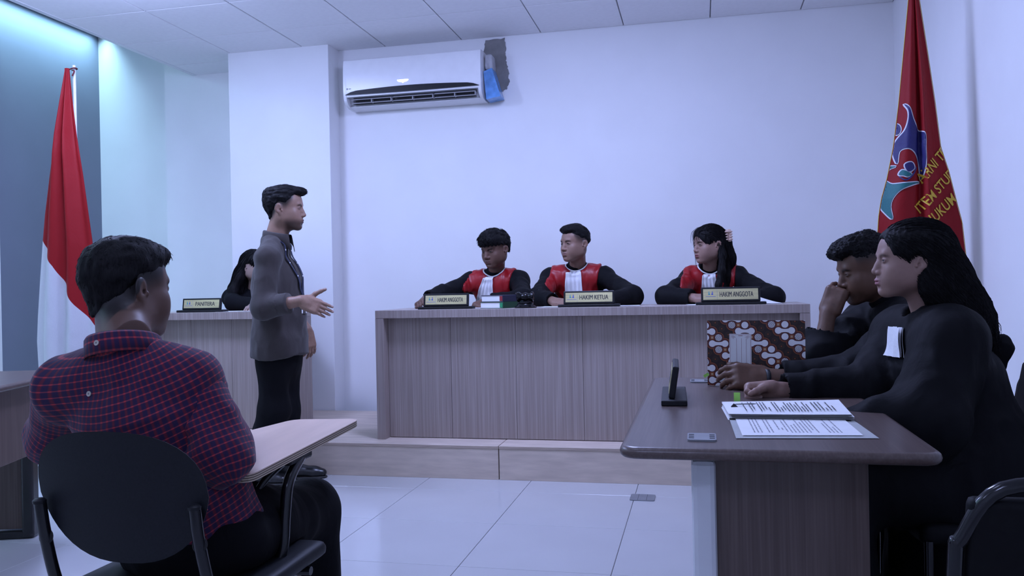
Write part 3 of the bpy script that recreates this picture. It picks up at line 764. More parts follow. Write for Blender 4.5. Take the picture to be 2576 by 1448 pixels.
def make_person(name, base, label, P, T, arms, legs, head, hands, body_h=0.009, head_h=0.0025, group=None, category='person'):
    """one skin mesh: body, head and hands; returns the object and the head transform"""
    V = Vol(); torso(V, T, -0.012)
    hp, hf, hu, hs = head; R = frame(hf, hu)
    w2h = lambda p: (R.T @ (np.asarray(p) - hp)) / hs
    for (s_, e_, w_) in arms: arm(V, s_, e_, w_, -0.008, r=(0.05, 0.042, 0.030))
    for (a, b, c) in legs: V.cone(a, b, 0.072, 0.050, k=0.03); V.cone(b, c, 0.050, 0.036, k=0.03)
    v, q = V.mesh(body_h); parts = [(v, q, np.tile(np.array(P['skin']), (len(v), 1)))]
    s = head_field(head_h, P); nb = w2h(np.asarray(T['neck']) - T['up'] * 0.03)
    nr = P.get('neckr', 0.052)
    s.cone((0, -0.018, -0.045), nb, nr * 0.96, nr * 1.08, k=0.03)
    v, q = s.mesh(); c = head_tint(v, P); parts.append(((v * hs) @ R.T + hp, q, c))
    for hd in hands: parts.append(hand(**{**dict(skin=P['skin']), **hd}))
    v, q, c = join_np(parts); base = np.asarray(base, float)
    o = link_mesh(name, np_mesh(name, v - base, q, M['skin'], colors=c), None, tuple(base))
    tag(o, label, category, group)
    for e in (-1, 1):
        me = bpy.data.meshes.new('eye'); b = bmesh.new(); bmesh.ops.create_uvsphere(b, u_segments=20, v_segments=14, radius=0.0122)
        b.to_mesh(me); b.free(); me.materials.append(M['eye']); me.polygons.foreach_set('use_smooth', np.ones(len(me.polygons), bool))
        eo = link_mesh('eye', me, o); g = P.get('gaze', (0, 0))
        Rm = Matrix(R.tolist()).to_4x4() @ Matrix.Rotation(math.radians(g[0]), 4, 'Z') @ Matrix.Rotation(math.radians(g[1]), 4, 'X')
        eo.matrix_local = Matrix.Translation(Vector((R @ (V3(e * 0.031, 0.0752, 0.0) * hs)) + hp - base)) @ Rm @ Matrix.Scale(hs, 4)
    def h2w(p): return (np.asarray(p) * hs) @ R.T + hp
    return o, h2w
def collar(parent, name, c, up, f, rx, ry, m, stand=0.035, fall=0.042, point=0.03, gap=22, lean=0.3, uv=True, thick=0.003, open_=0.0, back=0.0):
    """folded shirt collar round a neck: stand inside, leaf outside with two points in front"""
    R = frame(f, up); mb = MB(); n = 48
    def ring(t, r, z):
        a = math.radians(gap + (360 - 2 * gap) * t) ; x = math.sin(a); y = math.cos(a)
        fr = max(0, y)
        return np.asarray(c) + R @ V3(x * (rx + r), y * (ry + r) + (open_ * fr if r > 0 else 0), z - lean * 0.05 * (y + 0.2))
    cols = []
    for i in range(n + 1):
        t = i / n; e = min(t, 1 - t) * n / 7.0; tip = max(0.0, 1 - e)
        prof = [(-0.004, -0.01), (0.0, stand * 0.8), (0.004, stand), (0.009, stand * 0.85), (0.012, stand * 0.4), (0.015 + 0.010 * tip, stand - fall - point * tip ** 1.3 * 0.6), (0.0125 + 0.010 * tip, stand - fall - point * tip ** 1.3 * 0.6 + 0.001), (0.008, stand * 0.35)]
        cols.append([ring(t, r, z) for r, z in prof])
    k = len(cols[0]); vs_ = np.array(cols).reshape(-1, 3)
    qs = np.array([(i * k + j, (i + 1) * k + j, (i + 1) * k + j + 1, i * k + j + 1) for i in range(n) for j in range(k - 1)])
    uvs = np.array([(i / n * 2 * PI * (rx + ry) / 2, j * 0.012) for i in range(n + 1) for j in range(k)])
    return child(name, vs_, qs, m, parent, uvs=uvs)
def cloth(name, c, rough=0.85, sheen=0.3, weave=900, var=0.12, spec=0.25):
    m, nt, b = new_mat(name)
    n = N(nt, 'ShaderNodeTexNoise'); n.inputs['Scale'].default_value = weave; n.inputs['Detail'].default_value = 1
    nt.links.new(coords(nt), n.inputs['Vector'])
    n2 = N(nt, 'ShaderNodeTexNoise'); n2.inputs['Scale'].default_value = 9; n2.inputs['Detail'].default_value = 4; n2.inputs['Distortion'].default_value = 0.8
    nt.links.new(coords(nt, (1, 1, 0.5)), n2.inputs['Vector'])
    lo = tuple(x * (1 - var) for x in c[:3]) + (1,); hi = tuple(min(1, x * (1 + var)) for x in c[:3]) + (1,)
    nt.links.new(ramp(nt, n.outputs[0], [(0.35, lo), (0.65, hi)]), b.inputs['Base Color'])
    b.inputs['Roughness'].default_value = rough; b.inputs['Sheen Weight'].default_value = sheen; b.inputs['Specular IOR Level'].default_value = spec
    bump(nt, b, n2.outputs[0], 0.35, 0.02); return m
M['robe'] = cloth('black_robe_cloth', rgb(0.0045, 0.0045, 0.006), 0.7, 0.0, spec=0.12)
M['satin'] = cloth('red_satin', rgb(0.29, 0.006, 0.010), 0.42, 0.0, 300, 0.05, spec=0.4)
M['white_cloth'] = cloth('white_cotton', rgb(0.78, 0.78, 0.80), 0.85, 0.1)
M['grey_shirt'] = cloth('taupe_shirt_cloth', rgb(0.050, 0.042, 0.040), 0.85, 0.15)
M['black_trouser'] = cloth('black_trouser_cloth', rgb(0.005, 0.005, 0.0065), 0.85, 0.0, spec=0.12)
M['black_shirt'] = cloth('black_cotton', rgb(0.006, 0.006, 0.008), 0.9, 0.0, spec=0.12)
M['shoe'] = mat('black_leather', rgb(0.010, 0.010, 0.011), 0.32, var=0.2, scale=60, bmp=0.1)
M['sole'] = mat('rubber_sole', rgb(0.02, 0.019, 0.018), 0.7)
def plaid():
    m, nt, b = new_mat('red_navy_check_cloth')
    a = nt.nodes.new('ShaderNodeAttribute'); a.attribute_name = 'cloth'
    sp = nt.nodes.new('ShaderNodeSeparateXYZ'); nt.links.new(a.outputs['Vector'], sp.inputs[0])
    def line(sock, pitch, width):
        d = N(nt, 'ShaderNodeMath', operation='DIVIDE'); nt.links.new(sock, d.inputs[0]); d.inputs[1].default_value = pitch
        f = N(nt, 'ShaderNodeMath', operation='PINGPONG'); nt.links.new(d.outputs[0], f.inputs[0]); f.inputs[1].default_value = 0.5
        r = N(nt, 'ShaderNodeMapRange'); r.inputs[1].default_value = width; r.inputs[2].default_value = width * 0.35; r.inputs[3].default_value = 0; r.inputs[4].default_value = 1
        nt.links.new(f.outputs[0], r.inputs[0]); return r.outputs[0]
    lu, lv = line(sp.outputs[0], 0.0140, 0.26), line(sp.outputs[1], 0.0146, 0.12)
    def mixc(fac, c1, c2, bl='MIX'):
        x = nt.nodes.new('ShaderNodeMix'); x.data_type = 'RGBA'; x.blend_type = bl
        nt.links.new(fac, x.inputs[0])
        for s_, i in ((c1, 6), (c2, 7)):
            if isinstance(s_, tuple): x.inputs[i].default_value = s_
            else: nt.links.new(s_, x.inputs[i])
        return x.outputs[2]
    c = mixc(lu, rgb(0.024, 0.014, 0.052), rgb(0.105, 0.014, 0.032))
    hl = N(nt, 'ShaderNodeMath', operation='MULTIPLY'); nt.links.new(lv, hl.inputs[0]); hl.inputs[1].default_value = 0.85
    c = mixc(hl.outputs[0], c, rgb(0.22, 0.040, 0.062))
    bt = N(nt, 'ShaderNodeMath', operation='MULTIPLY'); nt.links.new(lu, bt.inputs[0]); nt.links.new(lv, bt.inputs[1])
    c = mixc(bt.outputs[0], c, rgb(0.44, 0.040, 0.055))
    nt.links.new(c, b.inputs['Base Color']); b.inputs['Roughness'].default_value = 0.9; b.inputs['Sheen Weight'].default_value = 0.15; b.inputs['Specular IOR Level'].default_value = 0.2
    n = N(nt, 'ShaderNodeTexNoise'); n.inputs['Scale'].default_value = 8; n.inputs['Detail'].default_value = 4; nt.links.new(coords(nt), n.inputs['Vector'])
    bump(nt, b, n.outputs[0], 0.3, 0.02); return m
M['plaid'] = plaid()
# ================================================================== furniture
def desk(name, x0, x1, yf, yb, ztop, label, boards):
    """panel-ended desk with a recessed front"""
    t = thing(name, ((x0 + x1) / 2, (yf + yb) / 2, ZS), label, 'desk')
    th = 0.052
    MB().box((x0, yf, ztop - 0.047), (x1, yb, ztop), 0.0015, seg=1).obj('desktop', M['laminate_top'], t)
    MB().box((x0 + 0.001, yf + 0.0002, ztop - 0.0465), (x1 - 0.001, yf + 0.004, ztop - 0.0005)).obj('front_lip', M['laminate'], t)
    t.children[-1].location.y -= 0.0012
    for x in (x0, x1 - th): MB().box((x, yf, ZS), (x + th, yb, ztop - 0.0475), 0.0015, seg=1).obj('end_panel', M['laminate'], t)
    w = (x1 - x0 - 2 * th) / boards
    for i in range(boards):
        a = x0 + th + w * i
        MB().box((a + .0008, yf + 0.075, ZS + 0.004), (a + w - .0008, yf + 0.095, ztop - 0.0475), 0.001, seg=1).obj('front_panel', M['laminate'], t)
    return t
ZB = 0.970
desk('judges_bench', -1.913, 0.585, 4.745, 5.34, ZB, 'long pale wood bench on the stage in front of the three judges', 6)
desk('registrar_desk', -3.70, -2.683, 4.94, 5.46, ZB, 'pale wood desk behind the standing man, against the white pillar', 3)

# ---- name plates
def rot2(a): return np.array([[math.cos(a), -math.sin(a), 0], [math.sin(a), math.cos(a), 0], [0, 0, 1.0]])
def nameplate(c, ang, words, label, w=0.285, hgt=0.078):
    t = thing('name_plate', c, label, 'name plate', 'desk name plates')
    R = rot2(ang); c = np.asarray(c, float)
    MB().obox(c + V3(0, 0, 0.008), (w / 2 + 0.03, 0.036, 0.008), R, 0.003).obj('base', M['black_plastic'], t)
    tl = math.radians(-9); Rt = R @ np.array([[1, 0, 0], [0, math.cos(tl), -math.sin(tl)], [0, math.sin(tl), math.cos(tl)]])
    bc = c + V3(0, 0, 0.016 + hgt / 2)
    MB().obox(bc, (w / 2, 0.009, hgt / 2), Rt, 0.004).obj('holder', M['black_plastic'], t)
    X, Y, Zv = Rt[:, 0], Rt[:, 2], -Rt[:, 1]
    f = bc + Zv * 0.0092
    pl = MB().obox(f, (w / 2 - 0.012, 0.0012, hgt / 2 - 0.011), Rt, 0.0008, seg=1).obj('gold_plate', M['gold_plate'], t)
    q = f + Zv * 0.0016
    tx = MB(); [put_text(tx, words, q + X * (w * 0.10 + dx_) + Zv * (0.00004 * n_), X, Y, width=w * 0.56 if len(words) > 8 else w * 0.50, height=hgt * 0.35) for n_, dx_ in enumerate((-0.0006, 0.0, 0.0006))]
    tx.obj('lettering', M['ink'], pl)
    ln = MB().obox(q - X * (w * 0.225), (0.0006, 0.0002, hgt / 2 - 0.012), Rt).obj('divider', M['ink_pale'], pl)
    lg = MB()
    for k, (dx, mi) in enumerate(((-0.009, 0), (0.009, 1))):
        o = q - X * (w * 0.335) + X * dx + Y * 0.004
        lg.prism([(math.cos(a) * 0.0032, 0.009 + math.sin(a) * 0.0032) for a in np.linspace(0, 2 * PI, 10, endpoint=False)], o, X, Y, 0.0002, mi)
        sgn = 1 if mi else -1
        lg.prism([(-0.006, -0.006), (0.006, -0.006), (0.002 * sgn, 0.001), (0.007 * sgn, 0.006), (-0.004 * sgn, 0.002)], o, X, Y, 0.0002, mi)
    lg.prism([(-0.028, -0.001), (0.028, -0.001), (0.028, 0.001), (-0.028, 0.001)], q - X * (w * 0.335) - Y * 0.012, X, Y, 0.0002, 1)
    lg.obj('emblem', [M['ink_teal'], M['ink_blue']], pl)
    return t
def on_bench(px, y=4.88): p = at_y(px, 765, y); return V3(p[0], y, ZB)
nameplate(on_bench(1123), 0.0, 'HAKIM ANGGOTA', 'black and gold name plate reading HAKIM ANGGOTA beside the two stacked books')
nameplate(on_bench(1482), 0.0, 'HAKIM KETUA', 'black and gold name plate reading HAKIM KETUA before the middle judge', w=0.30)
nameplate(on_bench(1838), 0.0, 'HAKIM ANGGOTA', 'black and gold name plate reading HAKIM ANGGOTA before the long-haired judge', w=0.325, hgt=0.084)
p = at_y(509, 775, 5.06); nameplate(V3(p[0], 5.06, ZB), 0.0, 'PANITERA', 'black and gold name plate reading PANITERA on the registrar desk', w=0.29)
nameplate(V3(-0.078, 2.54, 0.75), -PI / 2 + 0.03, 'PENUNTUT', 'black name plate seen edge-on on the dark table', w=0.27, hgt=0.092)

# ---- books, gavel, papers on the bench
def book(c, ang, w, d, h, cover, label):
    t = thing('law_book', c, label, 'book', 'stacked law books'); R = rot2(ang); c = np.asarray(c, float)
    MB().obox(c + V3(0, 0, h / 2), (w / 2 - 0.003, d / 2 - 0.003, h / 2 - 0.003), R).obj('pages', M['paper'], t)
    cv = MB().obox(c + V3(0, 0, 0.0015), (w / 2, d / 2, 0.0015), R).obox(c + V3(0, 0, h - 0.0015), (w / 2, d / 2, 0.0015), R)
    cv.obox(c + R @ V3(w / 2, 0, h / 2), (0.0025, d / 2, h / 2), R, 0.001, seg=1)
    cv.obj('cover', cover, t)
    MB().obox(c + R @ V3(w / 2 - 0.012, -d / 2, h / 2), (0.010, 0.0012, h / 2 - 0.005), R).obj('ribbon_band', M['satin_ribbon_' + ('a' if cover is M['book_blue'] else 'b')], t)
M['satin_ribbon_a'] = mat('dark_red_band', rgb(0.25, 0.02, 0.03), 0.5); M['satin_ribbon_b'] = mat('green_band', rgb(0.02, 0.25, 0.10), 0.5)
b0 = at_y(1262, 765, 4.97)
book(V3(b0[0], 4.97, ZB), math.radians(-20), 0.165, 0.225, 0.038, M['book_green'], 'thick green book lying under the dark blue book on the bench')
book(V3(b0[0] + 0.004, 4.975, ZB + 0.0385), math.radians(-22), 0.16, 0.22, 0.040, M['book_blue'], 'thick dark blue book lying on top of the green book')
g0 = on_bench(1322, 4.86); t = thing('gavel', g0, 'glossy black gavel resting on its round sounding block', 'gavel')
MB().lathe(g0, [(0.066, 0), (0.068, 0.006), (0.060, 0.012), (0.052, 0.016), (0.046, 0.026), (0.050, 0.030), (0.044, 0.036), (0.0, 0.037)], 32).obj('sounding_block', M['black_gloss'], t, auto=40)
gh = g0 + V3(0, 0, 0.066)
MB().lathe(gh - V3(0.052, 0, 0), [(0.020, 0), (0.029, 0.004), (0.030, 0.014), (0.022, 0.024), (0.019, 0.032), (0.024, 0.044), (0.026, 0.052), (0.024, 0.060), (0.019, 0.072), (0.022, 0.080), (0.030, 0.090), (0.029, 0.100), (0.020, 0.104)], 28, axis=(1, 0, 0)).obj('head', M['black_gloss'], t, auto=40)
MB().tube([gh + V3(0, 0.02, 0.002), gh + V3(-0.04, 0.09, 0.012), gh + V3(-0.09, 0.17, 0.016)], [0.008, 0.006, 0.011], 12).obj('handle', M['black_gloss'], t, auto=40)
def sheet(name, corners, label, m, parent=None, th=0.0012, curl=0.0, n=10, cat='paper', group=None):
    """paper through four corners (near-left, near-right, far-right, far-left)"""
    A, B, C_, D_ = (np.asarray(c, float) for c in corners); mb = MB()
    for dz in (0.0, th):
        fn = lambda u, v: (A * (1 - u) + B * u) * (1 - v) + (D_ * (1 - u) + C_ * u) * v + V3(0, 0, dz + (curl * (u ** 3) * (1 - 0.3 * v) if curl > 0 else -curl * (1 - u) ** 1.3 * v))
        mb.grid(fn, n, 4)
    o = mb.obj(name, m, parent, origin=None if parent is not None else A, smooth=True)
    return o if parent is not None else tag(o, label, cat, group)
def flat_sheet(px, y0, y1, w, z, ang, label, m=None, curl=0.0):
    p = at_y(px, 770, (y0 + y1) / 2); R = rot2(ang); c = V3(p[0], (y0 + y1) / 2, z); h = (y1 - y0) / 2
    cs = [c + R @ V3(a * w / 2, b * h, 0) for a, b in ((-1, -1), (1, -1), (1, 1), (-1, 1))]
    return sheet('paper_sheet', cs, label, m or M['paper'], curl=curl, group='papers on the desks')
flat_sheet(1160, 4.90, 5.12, 0.30, ZB + 0.001, 0.1, 'white paper under the hands of the fringed judge')
flat_sheet(1400, 4.86, 5.08, 0.20, ZB + 0.001, -0.05, 'white paper beside the wrist of the middle judge')
flat_sheet(1575, 4.90, 5.05, 0.16, ZB + 0.001, 0.1, 'white paper near the elbow of the middle judge')
flat_sheet(1775, 4.85, 5.06, 0.20, ZB + 0.001, 0.15, 'white paper under the hand of the long-haired judge')
flat_sheet(1906, 4.935, 5.06, 0.27, ZB + 0.001, -0.05, 'curled white papers behind the right-hand name plate', curl=-0.10)
flat_sheet(610, 5.02, 5.22, 0.30, ZB + 0.001, 0.05, 'white paper on the registrar desk under her arm')

# ---- air conditioner
def aircon():
    x0, x1 = -2.565, -1.502; zt, zb_ = 2.822, 2.475; y1 = YB
    t = thing('air_conditioner', ((x0 + x1) / 2, y1, zb_), 'white wall air conditioner with a black curved stripe under the ceiling', 'air conditioner')
    prof = bez([(y1, zt), (5.870, zt), (5.838, zt - 0.022), (5.828, 2.70), (5.830, 2.575), (5.838, 2.548)], 5) + [np.array((5.905, 2.552)), np.array((5.925, 2.492))] + bez([(5.905, 2.484), (5.93, 2.476), (6.0, 2.470), (y1, 2.470)], 4)
    prof = [(p[0], p[1]) for p in prof]
    MB().prism(prof, (x0 + 0.02, 0, 0), (0, 1, 0), (0, 0, 1), x1 - x0 - 0.04).obj('body', M['white_plastic'], t, auto=35)
    pe = bez([(y1, zt), (5.870, zt), (5.838, zt - 0.022), (5.828, 2.70), (5.829, 2.575), (5.845, 2.515), (5.89, 2.482), (5.95, 2.470), (y1, 2.470)], 5)
    for x in (x0, x1 - 0.022): MB().prism([(p[0], p[1]) for p in pe], (x, 0, 0), (0, 1, 0), (0, 0, 1), 0.022).obj('end_cap', M['white_plastic'], t, auto=35)
    # black stripe: straight below, arched above
    n = 24; mb = MB(); xa, xb = x0 + 0.016, x1 - 0.012
    ed = lambda u: 2.557 + 0.040 * math.sin(PI * (0.18 + 0.66 * u)) * min(1, u * 14, (1 - u) * 14) ** 0.5
    poly = [(xa + (xb - xa) * i / n, 2.556 - 0.003 * math.sin(PI * i / n)) for i in range(n + 1)] + [(xb - (xb - xa) * i / n, ed(1 - i / n)) for i in range(n + 1)]
    mb.prism(poly, (0, 5.8305, 0), (1, 0, 0), (0, 0, 1), 0.006); mb.obj('black_stripe', M['black_plastic'], t)
    MB().box((x0 + 0.022, 5.8345, 2.541), (x1 - 0.022, 5.85, 2.549), 0.002).obj('lip', M['white_plastic'], t)
    MB().box((x0 + 0.05, 5.90, 2.494), (x1 - 0.05, 5.904, 2.546)).obj('outlet_back', M['shadow_plastic'], t)
    bw = (x1 - x0 - 0.13) / 3
    for i in range(3):
        a = x0 + 0.055 + i * (bw + 0.012)
        for k, (yy, zz, tl) in enumerate(((5.868, 2.528, 0.35), (5.880, 2.503, 0.35))):
            R = np.array([[1, 0, 0], [0, math.cos(tl), -math.sin(tl)], [0, math.sin(tl), math.cos(tl)]])
            MB().obox((a + bw / 2, yy, zz), (bw / 2, 0.020, 0.002), R, 0.001, seg=1).obj('louvre', M['louvre'], t)
        for u in (0.5, 1.0): MB().box((a + bw * u - 0.002, 5.855, 2.497), (a + bw * u + 0.002, 5.895, 2.525)).obj('vane', M['louvre'], t)
    c = at_y(1013, 203, 5.826)
    poly = [(-0.042, 0.010), (0.042, 0.010), (0.043, 0.004), (0.030, -0.004), (0.012, -0.006), (0.0, -0.014), (-0.012, -0.006), (-0.030, -0.004), (-0.043, 0.004)]
    MB().prism([(a, b) for a, b in poly], (c[0], 5.8285, c[2]), (1, 0, 0), (0, 0, 1), 0.0015).obj('display_light', emit('display_glow', rgb(0.8, 0.85, 1), 9.0), t)
    c = at_y(873, 224, 5.826); mk = MB()
    mk.prism([(math.cos(a) * 0.007, math.sin(a) * 0.007) for a in np.linspace(0, 2 * PI, 12, endpoint=False)], (c[0], 5.8292, c[2]), (1, 0, 0), (0, 0, 1), 0.001)
    mk.prism([(0.012, -0.003), (0.030, -0.003), (0.030, 0.003), (0.012, 0.003)], (c[0], 5.8292, c[2]), (1, 0, 0), (0, 0, 1), 0.001)
    mk.obj('maker_mark', M['ink_pale'], t)
    # blue wrapped pipe stub hanging at the side
    pw = thing('pipe_wrap', (-1.47, 6.0, 2.45), 'blue plastic-wrapped pipe end hanging beside the air conditioner', 'pipe wrap')
    qd = [at_y(x, y, 5.90) + V3(0.018, 0, 0) for x, y in ((1210, 180), (1231, 171), (1253, 242), (1217, 250))]
    wb_ = MB().prism([(p[0], p[2]) for p in qd][::-1], (0, 6.03, 0), (1, 0, 0), (0, 0, 1), 0.13); wb_.obj('wrap', M['blue_wrap'], pw)
    V = Vol(); V.rbox((-1.468, 5.985, 2.745), (0.028, 0.06, 0.055), rad=0.012); v, q = V.mesh(0.006)
    child('pipe_cover', crease(v, q, 0.004, (40, 40, 40)), q, M['louvre'], pw)
aircon()

# ---- dark walnut tables
def side_table(name, c, ang, hx, hy, label, panel=(0.18, 0.20, 0.17), leg_m='white_metal'):
    """top 2*hx by 2*hy, turned by ang"""
    R = rot2(ang); c = np.asarray(c, float); t = thing(name, (c[0], c[1], 0), label, 'table', 'dark walnut side tables')
    o = lambda x, y, z: np.array((c[0], c[1], 0)) + R @ V3(x, y, z)
    prof = [(math.cos(a) * 0.0128, math.sin(a) * 0.0128) for a in np.linspace(-PI / 2, PI / 2, 7)]
    outline = rounded(2 * hx - 0.0256, 2 * hy - 0.0256, 0.03, 5); nO = len(outline)
    mb = MB(); V = []
    cen = np.mean(outline, axis=0)
    for dr, dz in prof:
        for i, (x, y) in enumerate(outline):
            a, b = np.array(outline[i - 1]), np.array(outline[(i + 1) % nO]); tg = unit(np.append(b - a, 0)); nr = np.array((tg[1], -tg[0]))
            V.append(o(x + nr[0] * dr, y + nr[1] * dr, 0.7372 + dz))
    F = [(k * nO + i, k * nO + (i + 1) % nO, (k + 1) * nO + (i + 1) % nO, (k + 1) * nO + i) for k in range(len(prof) - 1) for i in range(nO)]
    mb.add(V, F); top = (len(prof) - 1) * nO
    mb.add([V[top + i] for i in range(nO)], [tuple(range(nO))]); mb.add([V[i] for i in range(nO)], [tuple(range(nO))[::-1]])
    mb.obj('tabletop', M['dark_wood_top'], t, auto=50)
    MB().obox(o(0.0, 0, 0.7155), (hx - 0.09, hy - 0.10, 0.008), R).obj('underframe', M['black_metal'], t)
    for s_ in (-1, 1):
        y = s_ * (hy - 0.13)
        MB().obox(o(-hx + 0.175, y, 0.354), (0.026, 0.035, 0.354), R, 0.012).obj('leg', M[leg_m], t)
        MB().obox(o(0.036, y, 0.374), (0.159, 0.012, 0.333), R, 0.001, seg=1).obj('leg_panel', M['dark_wood'], t)
        MB().obox(o(0.03, y, 0.018), (hx - 0.15, 0.034, 0.018), R, 0.008).obj('foot', M[leg_m], t)
    MB().obox(o(-hx + panel[0], 0, 0.71 - panel[2]), (0.009, hy - panel[1], panel[2]), R, 0.001, seg=1).obj('modesty_panel', M['dark_wood'], t)
    return t, o, R
tr, trO, trR = side_table('side_table', (0.146, 2.442), 0.0, 0.319, 0.682, 'dark brown table with white legs at which the two robed advocates sit')
def grommet(c, R, w, d, name, label, m):
    t = thing(name, c, label, 'socket plate', 'metal socket plates'); c = np.asarray(c, float)
    MB().prism(rounded(w, d, 0.008), c, R[:, 0], R[:, 1], 0.004).obj('plate', m, t)
    for sx in (-1, 1):
        for k in (-1, 0, 1): MB().obox(c + R @ V3(sx * w * 0.36, k * d * 0.24, 0.0042), (w * 0.09, d * 0.05, 0.0006), R).obj('slot', M['shadow_plastic'], t)
grommet(V3(0.0, 1.888, 0.7502), np.eye(3), 0.062, 0.085, 'socket_plate', 'slotted grey cable plate near the front edge of the table', M['grey_metal'])
grommet(V3(-0.004, 2.985, 0.7502), np.eye(3), 0.062, 0.085, 'socket_plate', 'slotted grey cable plate at the far end of the table, beside the folder', M['grey_metal'])
t = thing('floor_socket', (-0.302, 4.32, 0.0), 'metal floor socket cover let into the tiles before the stage', 'socket')
MB().prism(rounded(0.125, 0.125, 0.012), (-0.302, 4.32, 0.0005), (1, 0, 0), (0, 1, 0), 0.004).obj('lid', M['grey_metal'], t)
for x in (-0.022, 0.022): MB().box((-0.302 + x - 0.001, 4.26, 0.0044), (-0.302 + x + 0.001, 4.38, 0.0049)).obj('groove', M['shadow_plastic'], t)

u = V3(-0.31, 0.95, 0); C0 = at_z(200, 927, 0.75); angL = math.atan2(0.31, 0.95)
RL = rot2(angL); cL = C0 - u * 0.70 + RL @ V3(-0.33, 0, 0)
tl_, tlO, tlR = side_table('side_table', (cL[0], cL[1]), angL + PI, 0.33, 0.70, 'dark brown table at the left edge, behind the seated witness', panel=(0.11, 0.04, 0.155), leg_m='black_metal')
sheet('paper_sheet', [tlO(0.20, -0.62, 0.7505), tlO(0.0, -0.60, 0.7505), tlO(0.0, -0.36, 0.7505), tlO(0.20, -0.38, 0.7505)], 'white paper lying on the dark table at the left edge', M['paper'], group='papers on the desks')
lb = MB().obox(tlO(-0.2305, -0.42, 0.425), (0.0008, 0.018, 0.009), tlR); lb.obj('sticker', M['paper'], tl_)

# ---- papers on the dark table
ZT = 0.7505
def near(p): return at_z(p[0], p[1], ZT)
t = thing('open_folder', at_z(1980, 1075, ZT), 'open grey card folder holding printed pages on the dark table', 'folder')
sheet('cover', [near((1852, 1103)), near((2212, 1103)), near((2140, 1052)), near((1832, 1046))], None, M['card'], t)
pg = sheet('page', [near((1868, 1098)) + V3(0, 0, .002), near((2172, 1098)) + V3(0, 0, .002), near((2120, 1054)) + V3(0, 0, .002), near((1848, 1050)) + V3(0, 0, .002)], None, M['paper'], t)
def print_lines(parent, A, B, C_, D_, rows, m, fill=0.8, seed=1, block=0.0, lift=0.0022, thick=0.35):
    """rows of print across the quad, running from A-D side; each row is broken into words"""
    rg = random.Random(seed); mb = MB(); A, B, C_, D_ = (np.asarray(a, float) for a in (A, B, C_, D_))
    P_ = lambda u, v: (A * (1 - u) + B * u) * (1 - v) + (D_ * (1 - u) + C_ * u) * v + V3(0, 0, lift)
    for i in range(rows):
        if rg.random() > fill: continue
        u0 = (i + 0.5 - thick / 2) / rows; u1 = (i + 0.5 + thick / 2) / rows; v = 0.06 + (rg.random() * 0.2 if rg.random() < 0.25 else 0)
        end = 0.94 if rg.random() < 0.7 else rg.uniform(0.3, 0.9)
        while v < end:
            w = rg.uniform(0.04, 0.16); e = min(v + w, end)
            mb.add([P_(u0, v), P_(u1, v), P_(u1, e), P_(u0, e)], [(0, 1, 2, 3)]); v = e + 0.02
    return tag(mb.obj('printing', m, parent), kind='stuff')
g4 = [near((1868, 1098)), near((2172, 1098)), near((2120, 1054)), near((1848, 1050))]
lerp4 = lambda u, v: (g4[0] * (1 - u) + g4[1] * u) * (1 - v) + (g4[3] * (1 - u) + g4[2] * u) * v
print_lines(t, lerp4(.1, .08), lerp4(.93, .08), lerp4(.93, .92), lerp4(.1, .92), 26, M['ink_pale'], 0.75, 3, lift=0.0036)
t = thing('document_stack', at_z(1970, 1040, ZT), 'clipped stack of printed pages with a green tab on the dark table', 'documents')
st = [near((1836, 1056)), near((2146, 1060)), near((2112, 1024)), near((1818, 1024))]
for k in range(7):
    jit = V3(random.uniform(-.004, .004), random.uniform(-.004, .004), 0.0022 * k + (0.0013 if k else 0))
    sheet('page', [c + jit + (V3(0, 0, 0.004) if (k == 6 and i == 2) else 0) for i, c in enumerate(st)], None, M['paper'], t, curl=0.002 * (k > 4))
hi_ = [c + V3(0, 0, 0.0165) for c in st]; L4 = lambda u, v: (hi_[0] * (1 - u) + hi_[1] * u) * (1 - v) + (hi_[3] * (1 - u) + hi_[2] * u) * v
print_lines(t, L4(.14, .10), L4(.70, .10), L4(.70, .90), L4(.14, .90), 22, M['ink'], 0.9, 5, lift=0.0028)
print_lines(t, L4(.72, .15), L4(.90, .15), L4(.90, .85), L4(.72, .85), 6, M['ink'], 0.6, 9, lift=0.0042)
tb = at_z(1855, 1022, ZT) + V3(0, 0, 0.018)
MB().obox(tb + V3(0, 0.012, 0.006), (0.0085, 0.0006, 0.013), np.eye(3)).obj('green_tab', M['lime'], t)
cl0 = at_z(1840, 1036, ZT) + V3(0, 0, 0.02)
clip = MB().prism([(-0.014, 0), (0.014, 0), (0.003, 0.022), (-0.003, 0.022)], cl0 + V3(-0.008, -0.012, -0.012), (0, 1, 0), (0.65, 0, 0.76), 0.024)
clip.obj('binder_clip', M['black_metal'], t)
MB().tube([cl0 + V3(0.008, -0.006, 0.001), cl0 + V3(0.055, -0.012, 0.003), cl0 + V3(0.062, -0.004, 0.003), cl0 + V3(0.055, 0.004, 0.003), cl0 + V3(0.010, 0.002, 0.001)], 0.0011, 6).obj('clip_handle', M['grey_metal'], t)

